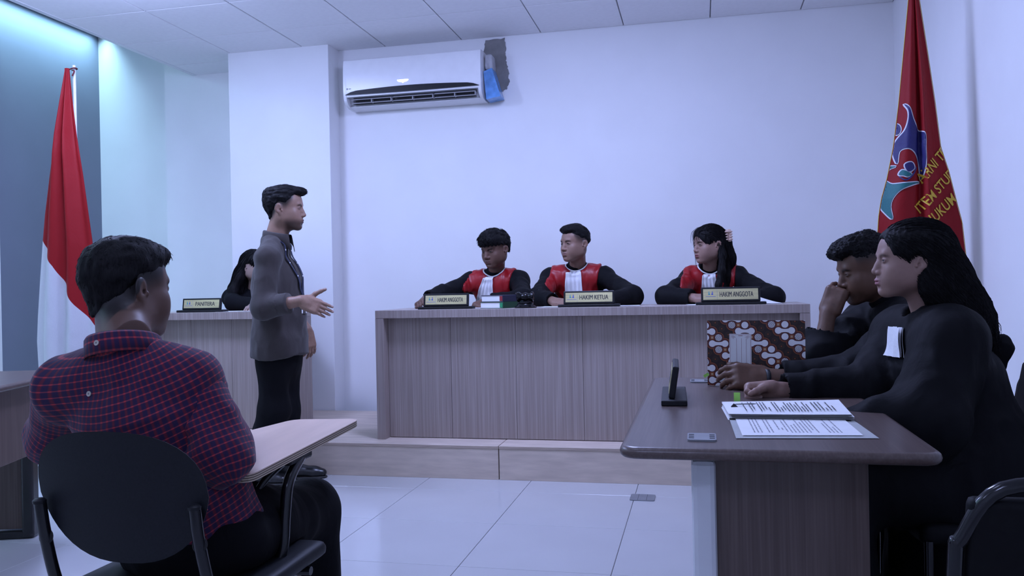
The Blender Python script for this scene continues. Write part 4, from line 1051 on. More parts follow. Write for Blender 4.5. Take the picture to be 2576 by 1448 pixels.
# ---- patterned folder standing on the table
def batik_folder():
    y = 2.862; A = V3(0.023, y, ZT + 0.001); W, Hh = 0.311, 0.2165
    a0 = math.radians(0.6); R = np.array([[math.cos(a0), 0, math.sin(a0)], [0, 1, 0], [-math.sin(a0), 0, math.cos(a0)]])
    X, Y = R[:, 0], R[:, 2]
    t = thing('batik_folder', A + X * W / 2, 'upright card folder with a brown and white batik print, held on the dark table', 'folder')
    board = MB(); board.add([A, A + X * W, A + X * W + Y * Hh, A + Y * Hh] + [p + V3(0, 0.004, 0) for p in (A, A + X * W, A + X * W + Y * Hh, A + Y * Hh)], [(0, 1, 2, 3), (7, 6, 5, 4), (0, 4, 5, 1), (1, 5, 6, 2), (2, 6, 7, 3), (3, 7, 4, 0)])
    base_m = mat('batik_dark_brown', rgb(0.022, 0.010, 0.009), 0.5); cv = board.obj('cover', base_m, t)
    cols = {'o': mat('batik_orange', rgb(0.32, 0.085, 0.022), 0.5), 'm': mat('batik_maroon', rgb(0.095, 0.020, 0.018), 0.5), 'w': mat('batik_white', rgb(0.88, 0.88, 0.90), 0.5),
            'k': mat('batik_black', rgb(0.012, 0.009, 0.012), 0.5), 'b': mat('batik_beige', rgb(0.50, 0.36, 0.22), 0.5), 'r': mat('batik_rust', rgb(0.30, 0.075, 0.02), 0.5), 'd': mat('batik_dim', rgb(0.085, 0.045, 0.022), 0.5)}
    order = list('omwkbrd'); k = W / 1635.0                # print units -> metres
    layers = {c: MB() for c in order}
    def clip(poly):
        for ax, lim, sg in ((0, 0, 1), (0, W, -1), (1, 0, 1), (1, Hh, -1)):
            out = []
            for i in range(len(poly)):
                p, q = poly[i - 1], poly[i]; ip, iq = (p[ax] - lim) * sg >= 0, (q[ax] - lim) * sg >= 0
                if ip != iq:
                    s_ = (lim - p[ax]) / (q[ax] - p[ax]); out.append(tuple(p[j] + (q[j] - p[j]) * s_ for j in (0, 1)))
                if iq: out.append(q)
            poly = out
            if len(poly) < 3: return None
        return poly
    def put(poly, c, lv):
        """poly in print units with y down"""
        pl = clip([(x * k, Hh - yy * k) for x, yy in poly])
        if pl is None: return
        layers[c].add([A + X * a + Y * b - V3(0, 0.0004 + 0.00012 * lv, 0) for a, b in pl], [tuple(range(len(pl)))])
    disc = lambda cx, cy, r, n=22: [(cx + r * math.cos(2 * PI * i / n), cy + r * math.sin(2 * PI * i / n)) for i in range(n)]
    def ring(cx, cy, r0, r1, c, lv, n=20):
        for i in range(n):
            a, b = 2 * PI * i / n, 2 * PI * (i + 1) / n
            put([(cx + r0 * math.cos(a), cy + r0 * math.sin(a)), (cx + r1 * math.cos(a), cy + r1 * math.sin(a)), (cx + r1 * math.cos(b), cy + r1 * math.sin(b)), (cx + r0 * math.cos(b), cy + r0 * math.sin(b))], c, lv)
    bands = []
    c0 = np.array((638.0, 185.0)); st_ = np.array((110.0, 104.5)); B = np.array((665.0, -11.0))
    for b in range(-3, 4):
        for i in range(-14, 16):
            p = c0 + b * B + i * st_
            if -300 < p[0] < 1950 and -250 < p[1] < 1400: bands.append((b, i, p))
    for b, i, p in bands:
        for s_ in (-1, 1): put(disc(p[0] + s_ * 108, p[1], 96), 'o', 0 + 0.02 * (i % 7) + 0.3 * (s_ > 0)); put(disc(p[0] + s_ * 108, p[1], 84), 'm', 1 + 0.02 * (i % 7) + 0.3 * (s_ > 0))
        put([(p[0] - 108, p[1] - 60), (p[0] + 108, p[1] - 60), (p[0] + 108, p[1] + 60), (p[0] - 108, p[1] + 60)], 'm', 1.6 + 0.02 * (i % 7))
    for b, i, p in bands:
        if i % 2 == 0:
            for s_ in (-1, 1): put(disc(p[0] + s_ * 108, p[1], 58), 'w', 3)
            n = 8
            for j in range(n):
                x0_, x1_ = -108 + 216 * j / n, -108 + 216 * (j + 1) / n
                hh = lambda x: 26 + 30 * (abs(x) / 108) ** 2
                put([(p[0] + x0_, p[1] - hh(x0_)), (p[0] + x1_, p[1] - hh(x1_)), (p[0] + x1_, p[1] + hh(x1_)), (p[0] + x0_, p[1] + hh(x0_))], 'w', 4)
        else:
            put([(p[0] - 34, p[1] - 34), (p[0] + 34, p[1] - 34), (p[0] + 34, p[1] + 34), (p[0] - 34, p[1] + 34)], 'r', 2)
            put([(p[0] - 18, p[1] - 18), (p[0] + 18, p[1] - 18), (p[0] + 18, p[1] + 18), (p[0] - 18, p[1] + 18)], 'b', 3)
            sg = 1 if (i // 2) % 2 == 0 else -1
            for s_ in (-1, 1):
                q = (p[0] + s_ * 110, p[1]); put(disc(q[0], q[1], 58), 'w', 3)
                if s_ == sg:
                    for j in (-2, -1, 0, 1, 2):
                        o_ = j * 21.0; hl = math.sqrt(max(0, 54 ** 2 - o_ ** 2)); a = math.radians(42); dx, dy = math.cos(a), math.sin(a)
                        cx, cy = q[0] - dy * o_, q[1] + dx * o_
                        put([(cx - dx * hl + dy * 4, cy - dy * hl - dx * 4), (cx + dx * hl + dy * 4, cy + dy * hl - dx * 4), (cx + dx * hl - dy * 4, cy + dy * hl + dx * 4), (cx - dx * hl - dy * 4, cy - dy * hl + dx * 4)], 'k', 4)
    for b in range(-3, 4):
        for i in range(-14, 16):
            p = c0 + b * B + i * st_ + np.array((275.0, -52.0)) + st_ * 0.0 + np.array((55, -50.0)) * 0
            if -80 < p[0] < 1720 and -80 < p[1] < 1250:
                ring(p[0], p[1], 44, 49, 'd', 2); ring(p[0], p[1], 27, 32, 'd', 2); put(disc(p[0], p[1], 12, 12), 'r', 2)
    for c in order: layers[c].obj('print', cols[c], cv)['kind'] = 'stuff'
    # label
    lx0, lx1, ly0, ly1 = 375, 745, 232, 790
    lab = MB().prism([(lx0 * k, Hh - ly1 * k), (lx1 * k, Hh - ly1 * k), (lx1 * k, Hh - ly0 * k), (lx0 * k, Hh - ly0 * k)], A - V3(0, 0.0012, 0), X, Y, 0.0006)
    lo = lab.obj('label_card', M['paper'], t); ln = MB()
    red = mat('batik_label_print', rgb(0.32, 0.12, 0.12), 0.6)
    def bar(x0_, y0_, x1_, y1_): ln.prism([(x0_ * k, Hh - y1_ * k), (x1_ * k, Hh - y1_ * k), (x1_ * k, Hh - y0_ * k), (x0_ * k, Hh - y0_ * k)], A - V3(0, 0.0020, 0), X, Y, 0.0003)
    for x in (495, 578, 660): bar(x - 2, 310, x + 2, 780)
    for x in (388, 732): bar(x - 2, 246, x + 2, 780)
    bar(388, 244, 732, 248)
    for s_ in (-1, 1):
        for d_ in (0, 18, 36): bar(560 + s_ * (150 - d_) - 2, 268 + d_ * 0.6, 560 + s_ * (150 - d_) + 2, 300 + d_ * 0.6); bar(min(560 + s_ * (150 - d_), 560 + s_ * (110 - d_)), 268 + d_ * 0.6, max(560 + s_ * (150 - d_), 560 + s_ * (110 - d_)), 272 + d_ * 0.6)
    bar(525, 262, 597, 270)
    ln.obj('label_lines', red, lo)
    MB().obox(A + V3(-0.004, -0.001, 0.034), (0.009, 0.0005, 0.005), np.array([[.85, 0, -.5], [0, 1, 0], [.5, 0, .85]])).obj('green_tab', M['lime'], t)
batik_folder()

# ---- tablet-arm chair of the witness
def tablet_chair():
    cx, cy = -1.163, 1.70
    t = thing('tablet_chair', (cx, cy, 0), 'black plastic chair with a maple writing board, under the seated witness', 'chair')
    # curved egg-shaped back shell
    n, m = 40, 14; front, back = [], []
    def sh(u, w):
        a = 2 * PI * u; ca, sa = math.cos(a), math.sin(a)
        zz = math.copysign(abs(sa) ** 0.80, sa); xx = math.copysign(abs(ca) ** 0.80, ca)
        wide = 0.197 * (1 - 0.16 * max(0, -zz) + 0.02 * zz)
        return xx * wide * w, zz * 0.136 * w
    mb = MB()
    for side in (0, 1):
        vs_ = []
        for j in range(m + 1):
            w = math.sin(PI / 2 * j / m)
            for i in range(n):
                x, z = sh(i / n, w); y = 1.47 + 0.22 * x * x * 9 * 0.32 + 0.10 * (0.0 - z) + (0.012 if side else 0) * math.cos(PI / 2 * j / m) ** 0.5
                vs_.append(V3(cx + 0.002 + x - 0.10 * z, y, 0.683 + z))
        F = [(j * n + i, j * n + (i + 1) % n, (j + 1) * n + (i + 1) % n, (j + 1) * n + i) for j in range(1, m) for i in range(n)]
        F += [(0, n + (i + 1) % n, n + i) for i in range(n)] if False else [(j, n + j, n + (j + 1) % n) for j in range(n)]
        mb.add(vs_, F if side else [f[::-1] for f in F])
    mb.obj('back_shell', M['chair_shell'], t, auto=60)
    # seat shell
    V = Vol(); V.rbox((cx + 0.01, 1.735, 0.445), (0.225, 0.225, 0.020), rad=0.018); V.ell((cx + .01, 1.74, 0.52), (0.30, 0.30, 0.062), k=0.02, op='s')
    v, q = V.mesh(0.008); child('seat_shell', v, q, M['chair_shell'], t)
    zr = 0.405
    for s_, nm in ((-1, 'left'), (1, 'right')):
        x = cx + s_ * 0.18
        pts = bez([(x, 1.475, 0.668), (x, 1.487, 0.60), (x + s_ * .002, 1.515, 0.50), (x, 1.545, 0.435), (x, 1.60, zr), (x, 1.75, zr), (x, 1.90, zr)], 6)
        fr = MB().tube(pts, 0.0125, 12); fr.obj('back_frame', M['black_metal'], t, auto=50)
        MB().lathe((x, 1.474, 0.665), [(0.013, 0), (0.0135, 0.006), (0.009, 0.010), (0, 0.0105)], 14).obj('end_cap', M['black_plastic'], t, auto=40)
        MB().tube(bez([(x + s_ * .03, 1.50, 0.0), (x + s_ * .02, 1.56, 0.22), (x, 1.60, 0.36), (x, 1.66, zr - .01)], 5), 0.012, 10).obj('leg', M['black_metal'], t, auto=50)
        MB().tube(bez([(x + s_ * .03, 1.98, 0.0), (x + s_ * .02, 1.94, 0.22), (x, 1.92, 0.36), (x, 1.86, zr - .01)], 5), 0.012, 10).obj('leg', M['black_metal'], t, auto=50)
        MB().lathe((x - s_ * 0.0, 1.492, 0.590), [(0.016, 0), (0.017, 0.003), (0.014, 0.006)], 18, axis=(0, -1, 0.2)).obj('back_mount', M['black_plastic'], t, auto=40)
    for y in (1.66, 1.86): MB().tube([(cx - 0.21, y, zr + 0.012), (cx + 0.235, y, zr + 0.012)], 0.011, 10).obj('cross_bar', M['black_metal'], t, auto=50)
    # arm tube carrying the board
    xa = -0.988
    MB().tube(bez([(cx + 0.12, 1.80, 0.412), (xa - 0.10, 1.80, 0.412), (xa - 0.02, 1.81, 0.422), (xa + 0.004, 1.825, 0.47), (xa + 0.006, 1.84, 0.56), (xa + 0.006, 1.86, 0.63), (xa + 0.0, 1.93, 0.672), (xa - 0.02, 2.02, 0.688)], 7), 0.0135, 12).obj('arm_frame', M['black_metal'], t, auto=50)
    MB().tube(bez([(xa - 0.03, 1.90, 0.668), (xa - 0.05, 1.86, 0.640), (xa - 0.075, 1.84, 0.60), (xa - 0.085, 1.835, 0.575)], 5), 0.010, 10).obj('support_strut', M['black_metal'], t, auto=50)
    MB().box((xa - 0.075, 1.86, 0.668), (xa + 0.012, 1.98, 0.689), 0.006).obj('hinge_bracket', M['black_plastic'], t)
    # writing board: plywood layers
    cor = [V3(-0.972, 1.665, 0.690), V3(-0.974, 2.285, 0.717), V3(-1.172, 2.262, 0.7166), V3(-1.245, 2.05, 0.707), V3(-1.165, 1.93, 0.702), V3(-1.120, 1.72, 0.692), V3(-1.10, 1.675, 0.690)]
    def offs(pts, n=5):
        out = []
        k = len(pts)
        for i in range(k):
            p, a, b = pts[i], pts[i - 1], pts[(i + 1) % k]; r = min(0.035, np.linalg.norm(a - p) * .4, np.linalg.norm(b - p) * .4)
            p0, p1 = p + unit(a - p) * r, p + unit(b - p) * r
            for s_ in np.linspace(0, 1, n): out.append(p0 * (1 - s_) ** 2 + p * 2 * s_ * (1 - s_) + p1 * s_ ** 2)
        return out
    ol = offs(cor); nl = len(ol); cen = sum(ol) / nl; th = 0.018; lay = 7
    for j in range(lay):
        z1, z0 = -th * j / lay, -th * (j + 1) / lay; ins = 0.0008 if j % 2 else 0.0
        P_ = [p + (cen - p) * ins for p in ol]
        b = MB().add([p + V3(0, 0, z1) for p in P_] + [p + V3(0, 0, z0) for p in P_], [tuple(range(nl)), tuple(range(nl, 2 * nl))[::-1]] + [(i, i + nl, (i + 1) % nl + nl, (i + 1) % nl) for i in range(nl)])
        if j == 0: wb = b.obj('writing_board', [M['desk_ply']], t)
        else: b.obj('ply_layer', M['ply_dark'] if j % 2 else M['ply_pale'], wb)
tablet_chair()

# ---- simple upholstered chairs with a tube frame
M['black_vinyl'] = mat('black_vinyl', rgb(0.004, 0.004, 0.005), 0.6, var=0.2, scale=60, bmp=0.12, spec=0.15)
def tube_chair(c, ang, label, zs=0.45, zb_=0.84, base=0.0, rake=0.22, low=0.14):
    """seat faces +y before turning"""
    t = thing('tube_chair', (c[0], c[1], base), label, 'chair', 'black tube-framed chairs'); R = rot2(ang); c = np.array((c[0], c[1], base))
    o = lambda x, y, z: c + R @ V3(x, y, z)
    V = Vol(); V.rbox(o(0, 0, zs - 0.025), (0.215, 0.215, 0.030), R=R, rad=0.022); v, q = V.mesh(0.011); child('seat', v, q, M['black_vinyl'], t)
    top = lambda z: -0.215 - rake * (z - zs)
    mb = MB()
    zm = (zs + low + zb_ - 0.02) / 2; tl = math.atan(rake); Rb = R @ np.array([[1, 0, 0], [0, math.cos(tl), -math.sin(tl)], [0, math.sin(tl), math.cos(tl)]])
    MB().obox(o(0, top(zm) + 0.006, zm), (0.198, 0.016, (zb_ - 0.02 - zs - low) / 2), Rb, 0.012).obj('backrest', M['black_vinyl'], t, auto=50)
    MB().tube(bez([o(-0.21, top(zs - .02), zs - 0.04), o(-0.212, top(zs + .2), zs + 0.2), o(-0.205, top(zb_ - .09), zb_ - 0.09), o(-0.15, top(zb_), zb_ - 0.006), o(0, top(zb_), zb_), o(0.15, top(zb_), zb_ - 0.006), o(0.205, top(zb_ - .09), zb_ - 0.09), o(0.212, top(zs + .2), zs + 0.2), o(0.21, top(zs - .02), zs - 0.04)], 6), 0.012, 10).obj('back_frame', M['black_metal'], t, auto=50)
    for sx in (-1, 1):
        for sy in (-1, 1): MB().tube([o(sx * 0.21, sy * 0.20, 0), o(sx * 0.205, sy * 0.195, zs - 0.04)], 0.012, 10).obj('leg', M['black_metal'], t, auto=50)
    return t
tube_chair((0.600, 1.70), math.radians(0), 'empty black chair at the bottom right corner, its back towards us', zb_=0.772, low=0.03)
# ================================================================== flags
M['flag_red'] = cloth('red_flag_cloth', rgb(0.235, 0.006, 0.009), 0.6, 0.0, 500, 0.06, spec=0.2)
M['flag_white'] = cloth('white_flag_cloth', rgb(0.50, 0.50, 0.53), 0.6, 0.05, 500, 0.04, spec=0.4)
M['pole_white'] = mat('white_pole', rgb(0.62, 0.62, 0.64), 0.4)
M['flag_gold'] = mat('gold_thread', rgb(0.62, 0.40, 0.03), 0.55, var=0.15, scale=300)
M['flag_blue'] = mat('blue_thread', rgb(0.012, 0.010, 0.105), 0.6, var=0.12, scale=200)
M['flag_teal'] = mat('teal_thread', rgb(0.010, 0.13, 0.14), 0.6, var=0.12, scale=200)
M['flag_edge'] = mat('white_thread', rgb(0.62, 0.62, 0.66), 0.7)
class Drape:
    """cloth hanging in a vertical sheet: s along X, height z; edges given as curves over z"""
    def __init__(d, O, X, left, right, folds, amp):
        d.O = np.asarray(O, float); d.X = unit(X); d.Y = np.cross(UP_, d.X); d.l = left; d.r = right; d.folds = folds; d.amp = amp
    def edge(d, tab, z): return np.interp(z, [a for a, b in tab], [b for a, b in tab])
    def depth(d, s, z):
        w = d.edge(d.r, z) - d.edge(d.l, z); u = (s - d.edge(d.l, z)) / max(w, 1e-6); y = 0.0
        for (c, wd, h) in d.folds: y += h * math.exp(-((u - c) / wd) ** 2)
        return y * d.amp * min(1, w / 0.16) + 0.055 * math.sin(PI * min(max(u, 0), 1)) * min(1, w / 0.2)
    def p(d, s, z, off=0.0): return d.O + d.X * s + UP_ * (z - d.O[2]) - d.Y * (d.depth(s, z) + off)
UP_ = V3(0, 0, 1)
def cloth_sheet(dr, z0f, z1f, nu, nv, m, name, parent, th=0.004):
    """between heights z0f(u) (top) and z1f(u) (bottom), both sides"""
    mb = MB(); g = []
    for side in (0, th):
        def fn(u, v):
            zt, zb = z0f(u), z1f(u); z = zt + (zb - zt) * v; l, r = dr.edge(dr.l, z), dr.edge(dr.r, z)
            return dr.p(l + (r - l) * u, z, -side)
        mb.grid(fn, nu, nv)
    return mb.obj(name, m, parent, smooth=True)
def flag_stand(t, base, top, pole_r=0.0105, m=None, finial=True):
    b = np.asarray(base, float); MB().lathe(b, [(0.16, 0), (0.165, 0.012), (0.15, 0.022), (0.05, 0.035), (0.028, 0.06), (0.022, 0.16), (0.0, 0.165)], 28).obj('stand_base', M['grey_metal'], t, auto=40)
    MB().tube([b + V3(0, 0, 0.05), np.asarray(top)], pole_r, 14).obj('pole', m or M['pole_white'], t, auto=50)

# ---- red and white flag on the left
yF = 4.62
def pz(x, y, wy): q = at_y(x, y, wy); return q
L = [at_y(x, y, yF) for x, y in ((163, 178), (150, 260), (138, 340), (125, 440), (113, 540), (108, 600), (101, 700), (95, 800), (93, 860), (97, 925), (100, 960))]
Rr_ = [at_y(x, y, yF) for x, y in ((174, 178), (182, 260), (192, 340), (208, 440), (222, 540), (232, 610), (238, 700), (243, 800), (243, 835), (240, 900), (238, 960))]
x0 = at_y(168, 165, yF)
tabL = sorted([(p[2], p[0] - x0[0]) for p in L]); tabR = sorted([(p[2], p[0] - x0[0]) for p in Rr_])
t = thing('flag', (x0[0], yF + 0.06, 0), 'red over white flag hanging from a white pole by the left wall', 'flag', 'flags on poles')
dr = Drape((x0[0], yF, 0), (1, 0, 0), tabL, tabR, [(0.30, 0.10, 0.9), (0.52, 0.07, -1.1), (0.68, 0.08, 0.8), (0.88, 0.07, -0.5), (0.12, 0.06, -0.5)], 0.030)
ztop = at_y(168, 172, yF)[2]
zb = [at_y(x, y, yF)[2] for x, y in ((110, 605), (150, 668), (200, 768), (243, 824))]
mid_ = lambda u: float(np.interp(u, [0, 0.36, 0.74, 1.0], zb)); low_ = lambda u: 0.62 + 0.02 * math.sin(9 * u)
cloth_sheet(dr, lambda u: ztop, mid_, 60, 60, M['flag_red'], 'red_half', t)
cloth_sheet(dr, mid_, low_, 60, 40, M['flag_white'], 'white_half', t)
flag_stand(t, (x0[0] + 0.012, yF + 0.05, 0), (x0[0] + 0.012, yF + 0.05, at_y(168, 160, yF)[2]))
kn = MB().tube(bez([V3(x0[0] - 0.012, yF + 0.03, ztop + 0.0), V3(x0[0] + 0.03, yF + 0.028, ztop + 0.008), V3(x0[0] + 0.018, yF + 0.07, ztop + 0.012), V3(x0[0] - 0.012, yF + 0.06, ztop + 0.005), V3(x0[0] + 0.03, yF + 0.03, ztop - 0.012), V3(x0[0] + 0.022, yF + 0.02, ztop - 0.045)], 5), 0.0045, 8); kn.obj('tie_cord', mat('dark_red_cord', rgb(0.10, 0.008, 0.012), 0.8), t)

# ---- faculty banner on the right
yG = 4.38
x1 = at_y(2300, 5, yG)
Lp = ((2292, -60), (2286, 0), (2272, 150), (2261, 265), (2248, 370), (2232, 450), (2218, 500), (2211, 545), (2208, 600), (2206, 700), (2210, 800))
Rp = ((2302, -60), (2312, 0), (2334, 140), (2352, 260), (2366, 370), (2386, 430), (2404, 500), (2420, 560), (2429, 640), (2432, 700), (2430, 800))
tabL = sorted([(at_y(x, y, yG)[2], at_y(x, y, yG)[0] - x1[0]) for x, y in Lp]); tabR = sorted([(at_y(x, y, yG)[2], at_y(x, y, yG)[0] - x1[0]) for x, y in Rp])
t = thing('banner', (x1[0], yG + 0.05, 0), 'tall red banner with a blue and teal emblem and gold letters in the corner', 'flag', 'flags on poles')
dg = Drape((x1[0], yG, 0), (1, 0, 0), tabL, tabR, [(0.22, 0.13, 0.8), (0.50, 0.05, -1.3), (0.60, 0.05, 0.9), (0.86, 0.10, -0.6)], 0.022)
zt2 = at_y(2300, -55, yG)[2]
cloth_sheet(dg, lambda u: zt2, lambda u: 0.80 + 0.02 * math.sin(8 * u), 70, 90, M['flag_red'], 'cloth', t)
for tb_, nm in ((tabL, 0), (tabR, 1)):
    zs_ = np.linspace(0.82, zt2, 60); pts = [dg.p(dg.edge(tb_, z) + (0.002 if nm else -0.002), z, 0.0) for z in zs_]
    MB().tube(pts, 0.0016, 6).obj('gold_fringe', M['flag_gold'], t)
flag_stand(t, (x1[0], yG + 0.05, 0), (x1[0], yG + 0.05, zt2 + 0.06), m=M['flag_gold'])
def on_flag(x, y, off):
    q = at_y(x, y, yG); s_ = q[0] - x1[0]; z = q[2]; s_ = min(max(s_, dg.edge(tabL, z) + 0.001), dg.edge(tabR, z) - 0.001)
    return dg.p(s_, z, off)
def flag_patch(name, pts, m, off, grow=0.0):
    """embroidered shape given by its outline, laid on the banner"""
    pl = [np.array(p) for p in bez([np.array(p, float) for p in pts], 4, closed=True)]
    if grow:
        n = len(pl); area_ = sum(pl[i - 1][0] * pl[i][1] - pl[i][0] * pl[i - 1][1] for i in range(n)); sg = 1 if area_ > 0 else -1; out = []
        for i in range(n):
            tg = pl[(i + 1) % n] - pl[i - 1]; tg = tg / (np.linalg.norm(tg) + 1e-9); out.append(pl[i] + np.array((tg[1], -tg[0])) * grow * sg)
        pl = out
    b = bmesh.new(); vs_ = [b.verts.new((p[0], -p[1], 0)) for p in pl]
    for i in range(len(vs_)): b.edges.new((vs_[i - 1], vs_[i]))
    bmesh.ops.triangle_fill(b, edges=b.edges[:], use_beauty=True)
    for _ in range(4):
        long_ = [e for e in b.edges if e.calc_length() > 5]
        if not long_: break
        bmesh.ops.subdivide_edges(b, edges=long_, cuts=1); bmesh.ops.triangulate(b, faces=b.faces[:])
    mb = MB(); b.verts.index_update(); mb.add([on_flag(v.co.x, -v.co.y, off) for v in b.verts], [[v.index for v in f.verts] for f in b.faces]); b.free()
    return mb.obj(name, m, t, smooth=True)
def emblem(name, pts, m): flag_patch('emblem_edge', pts, M['flag_edge'], 0.0030, 2.6); flag_patch(name, pts, m, 0.0062)
fx = lambda a, b: (2160 + a / 2.262, b / 2.262)
emblem('blue_dot', [fx(212 + 19 * math.cos(a), 738 + 31 * math.sin(a)) for a in np.linspace(0, 2 * PI, 10, endpoint=False)], M['flag_blue'])
emblem('blue_figure', [fx(*p) for p in ((250, 600), (276, 626), (296, 690), (322, 745), (358, 778), (359, 860), (358, 960), (342, 1030), (335, 960), (318, 900), (290, 862), (255, 852), (222, 868), (210, 935), (194, 890), (192, 840), (215, 795), (250, 750), (268, 690), (268, 640))], M['flag_blue'])
emblem('teal_figure', [fx(*p) for p in ((150, 1035), (185, 1050), (250, 1048), (335, 1042), (290, 1058), (225, 1085), (185, 1130), (172, 1180), (180, 1248), (145, 1215), (122, 1175), (132, 1110))], M['flag_teal'])
emblem('teal_wing', [fx(*p) for p in ((160, 950), (205, 950), (175, 962), (158, 985))], M['flag_teal'])
emblem('book_page', [fx(*p) for p in ((246, 945), (285, 932), (300, 965), (265, 985))], M['flag_blue'])
emblem('book_page', [fx(*p) for p in ((216, 1000), (232, 975), (262, 985), (285, 1000), (262, 1012), (240, 1005))], M['flag_teal'])
flag_patch('book_spine', [fx(*p) for p in ((222, 1010), (250, 1028), (288, 1000), (308, 960), (312, 966), (292, 1008), (252, 1036), (218, 1016))], M['flag_blue'], 0.0080)
tx = MB()
def flag_text(body, c, ang, size, squeeze=0.8):
    v, f = text_mesh(body, 1.0, 0.012); lo, hi = v.min(0), v.max(0); cc = (lo + hi) / 2; k = size / (hi[1] - lo[1]); a = math.radians(ang)
    P_ = []
    for p in v:
        lx, ly = (p[0] - cc[0]) * k * squeeze, -(p[1] - cc[1]) * k
        P_.append(on_flag(c[0] + lx * math.cos(a) + ly * math.sin(a), c[1] - lx * math.sin(a) + ly * math.cos(a), 0.0050))
    MB().add(P_, f).obj('gold_lettering', M['flag_gold'], t)
flag_text('ARNI TE', (2341, 417), 47, 26); flag_text('ITEM STUDI', (2352, 478), 46, 26); flag_text('HUKUM', (2362, 530), 42, 27)
# ================================================================== people
UP = V3(0, 0, 1)
def mkT(pel, neck, sR, sL, f, bulk=1.0):
    pel, neck = np.asarray(pel, float), np.asarray(neck, float); up = unit(neck - pel)
    return dict(pel=pel, waist=pel * 0.74 + neck * 0.26, chest=pel * 0.46 + neck * 0.54, neck=neck, sR=np.asarray(sR, float), sL=np.asarray(sL, float), f=unit(np.asarray(f) - up * (np.asarray(f) @ up)), up=up, bulk=bulk)
def hair_child(o, h2w, v, q, name='hair', m=None): return child(name, h2w(v), q, m or M['hair'], o)
def img_dir(psi, pitch=0.0):
    """facing: psi degrees turned from the camera towards picture left; pitch > 0 looks down"""
    a, b = math.radians(psi), math.radians(pitch)
    return (-c_F * math.cos(a) - c_R * math.sin(a)) * math.cos(b) - UP * math.sin(b)
def head_up(f, roll=0.0):
    f = unit(f); u = unit(UP - f * (UP @ f)); r = np.cross(f, u); return unit(u * math.cos(math.radians(roll)) + r * math.sin(math.radians(roll)))
def sleeve(V, s, el, wr, r, k=0.035, cuff=True, past=0.0):
    """wide sleeve ending open at the wrist"""
    s, el, wr = (np.asarray(a, float) for a in (s, el, wr)); d = unit(wr - el); end = wr + d * past
    V.cone(s, el, r[0], r[1], k); V.cone(el, end, r[1], r[2], k)
    if cuff: V.cone(end - d * 0.030, end + d * 0.12, r[2] - 0.016, r[2] - 0.011, k=0.004, op='s'); V.cone(end + d * (r[2] + 0.004), end + d * 0.2, r[2] * 1.6, k=0.0, op='s')
    return V
def shoe(name, ankle, d, parent, m=None):
    a = np.asarray(ankle, float); d = unit(V3(d[0], d[1], 0)); z0 = a[2] - 0.085; R = frame(d, UP)
    P_ = lambda x, y, z: a * V3(1, 1, 0) + R @ V3(x, y, 0) + V3(0, 0, z0 + z)
    V = Vol(); V.chain([P_(0, -0.055, 0.045), P_(0, 0.06, 0.045), P_(0, 0.14, 0.034), P_(0, 0.185, 0.030)], [0.036, 0.040, 0.040, 0.030], k=0.02, flat=(UP, 0.8))
    V.cone(P_(0, -0.02, 0.05), P_(0, -0.015, 0.10), 0.042, 0.043, k=0.03); V.plane(P_(0, 0, 0.012), -UP)
    v, q = V.mesh(0.006); o = child(name, v, q, m or M['shoe'], parent)
    S_ = Vol(); S_.chain([P_(0, -0.06, 0.007), P_(0, 0.06, 0.007), P_(0, 0.14, 0.007), P_(0, 0.19, 0.007)], [0.036, 0.038, 0.042, 0.030], k=0.01, flat=(UP, 0.22))
    v, q = S_.mesh(0.005); child('sole', v, q, M['sole'], o)
    return o
def neck_rim(T, e):
    """where a neck opening meets the robe"""
    F0 = torso(Vol(), T, e).field(0.008); R = frame(T['f'], T['up']); A, B, ra, rb = T['neck'] - T['up'] * 0.06 + T['f'] * 0.008, T['neck'] + T['up'] * 0.08 + T['f'] * 0.03, 0.060, 0.085; out = []
    for a in np.linspace(0, 2 * PI, 41):
        dr = R @ V3(math.sin(a), math.cos(a), 0); last = A + dr * ra
        for t in np.linspace(0, 1, 60):
            p = A + (B - A) * t + dr * (ra + (rb - ra) * t); i = np.clip(np.round((p - F0.lo) / F0.h).astype(int), 0, F0.n - 1)
            if F0.d[tuple(i)] < 0: last = p
        out.append(last)
    P_ = np.array(out); P_[-1] = P_[0]
    for _ in range(4): P_[:-1] = (np.roll(P_[:-1], 1, 0) + 2 * P_[:-1] + np.roll(P_[:-1], -1, 0)) / 4; P_[-1] = P_[0]
    return P_
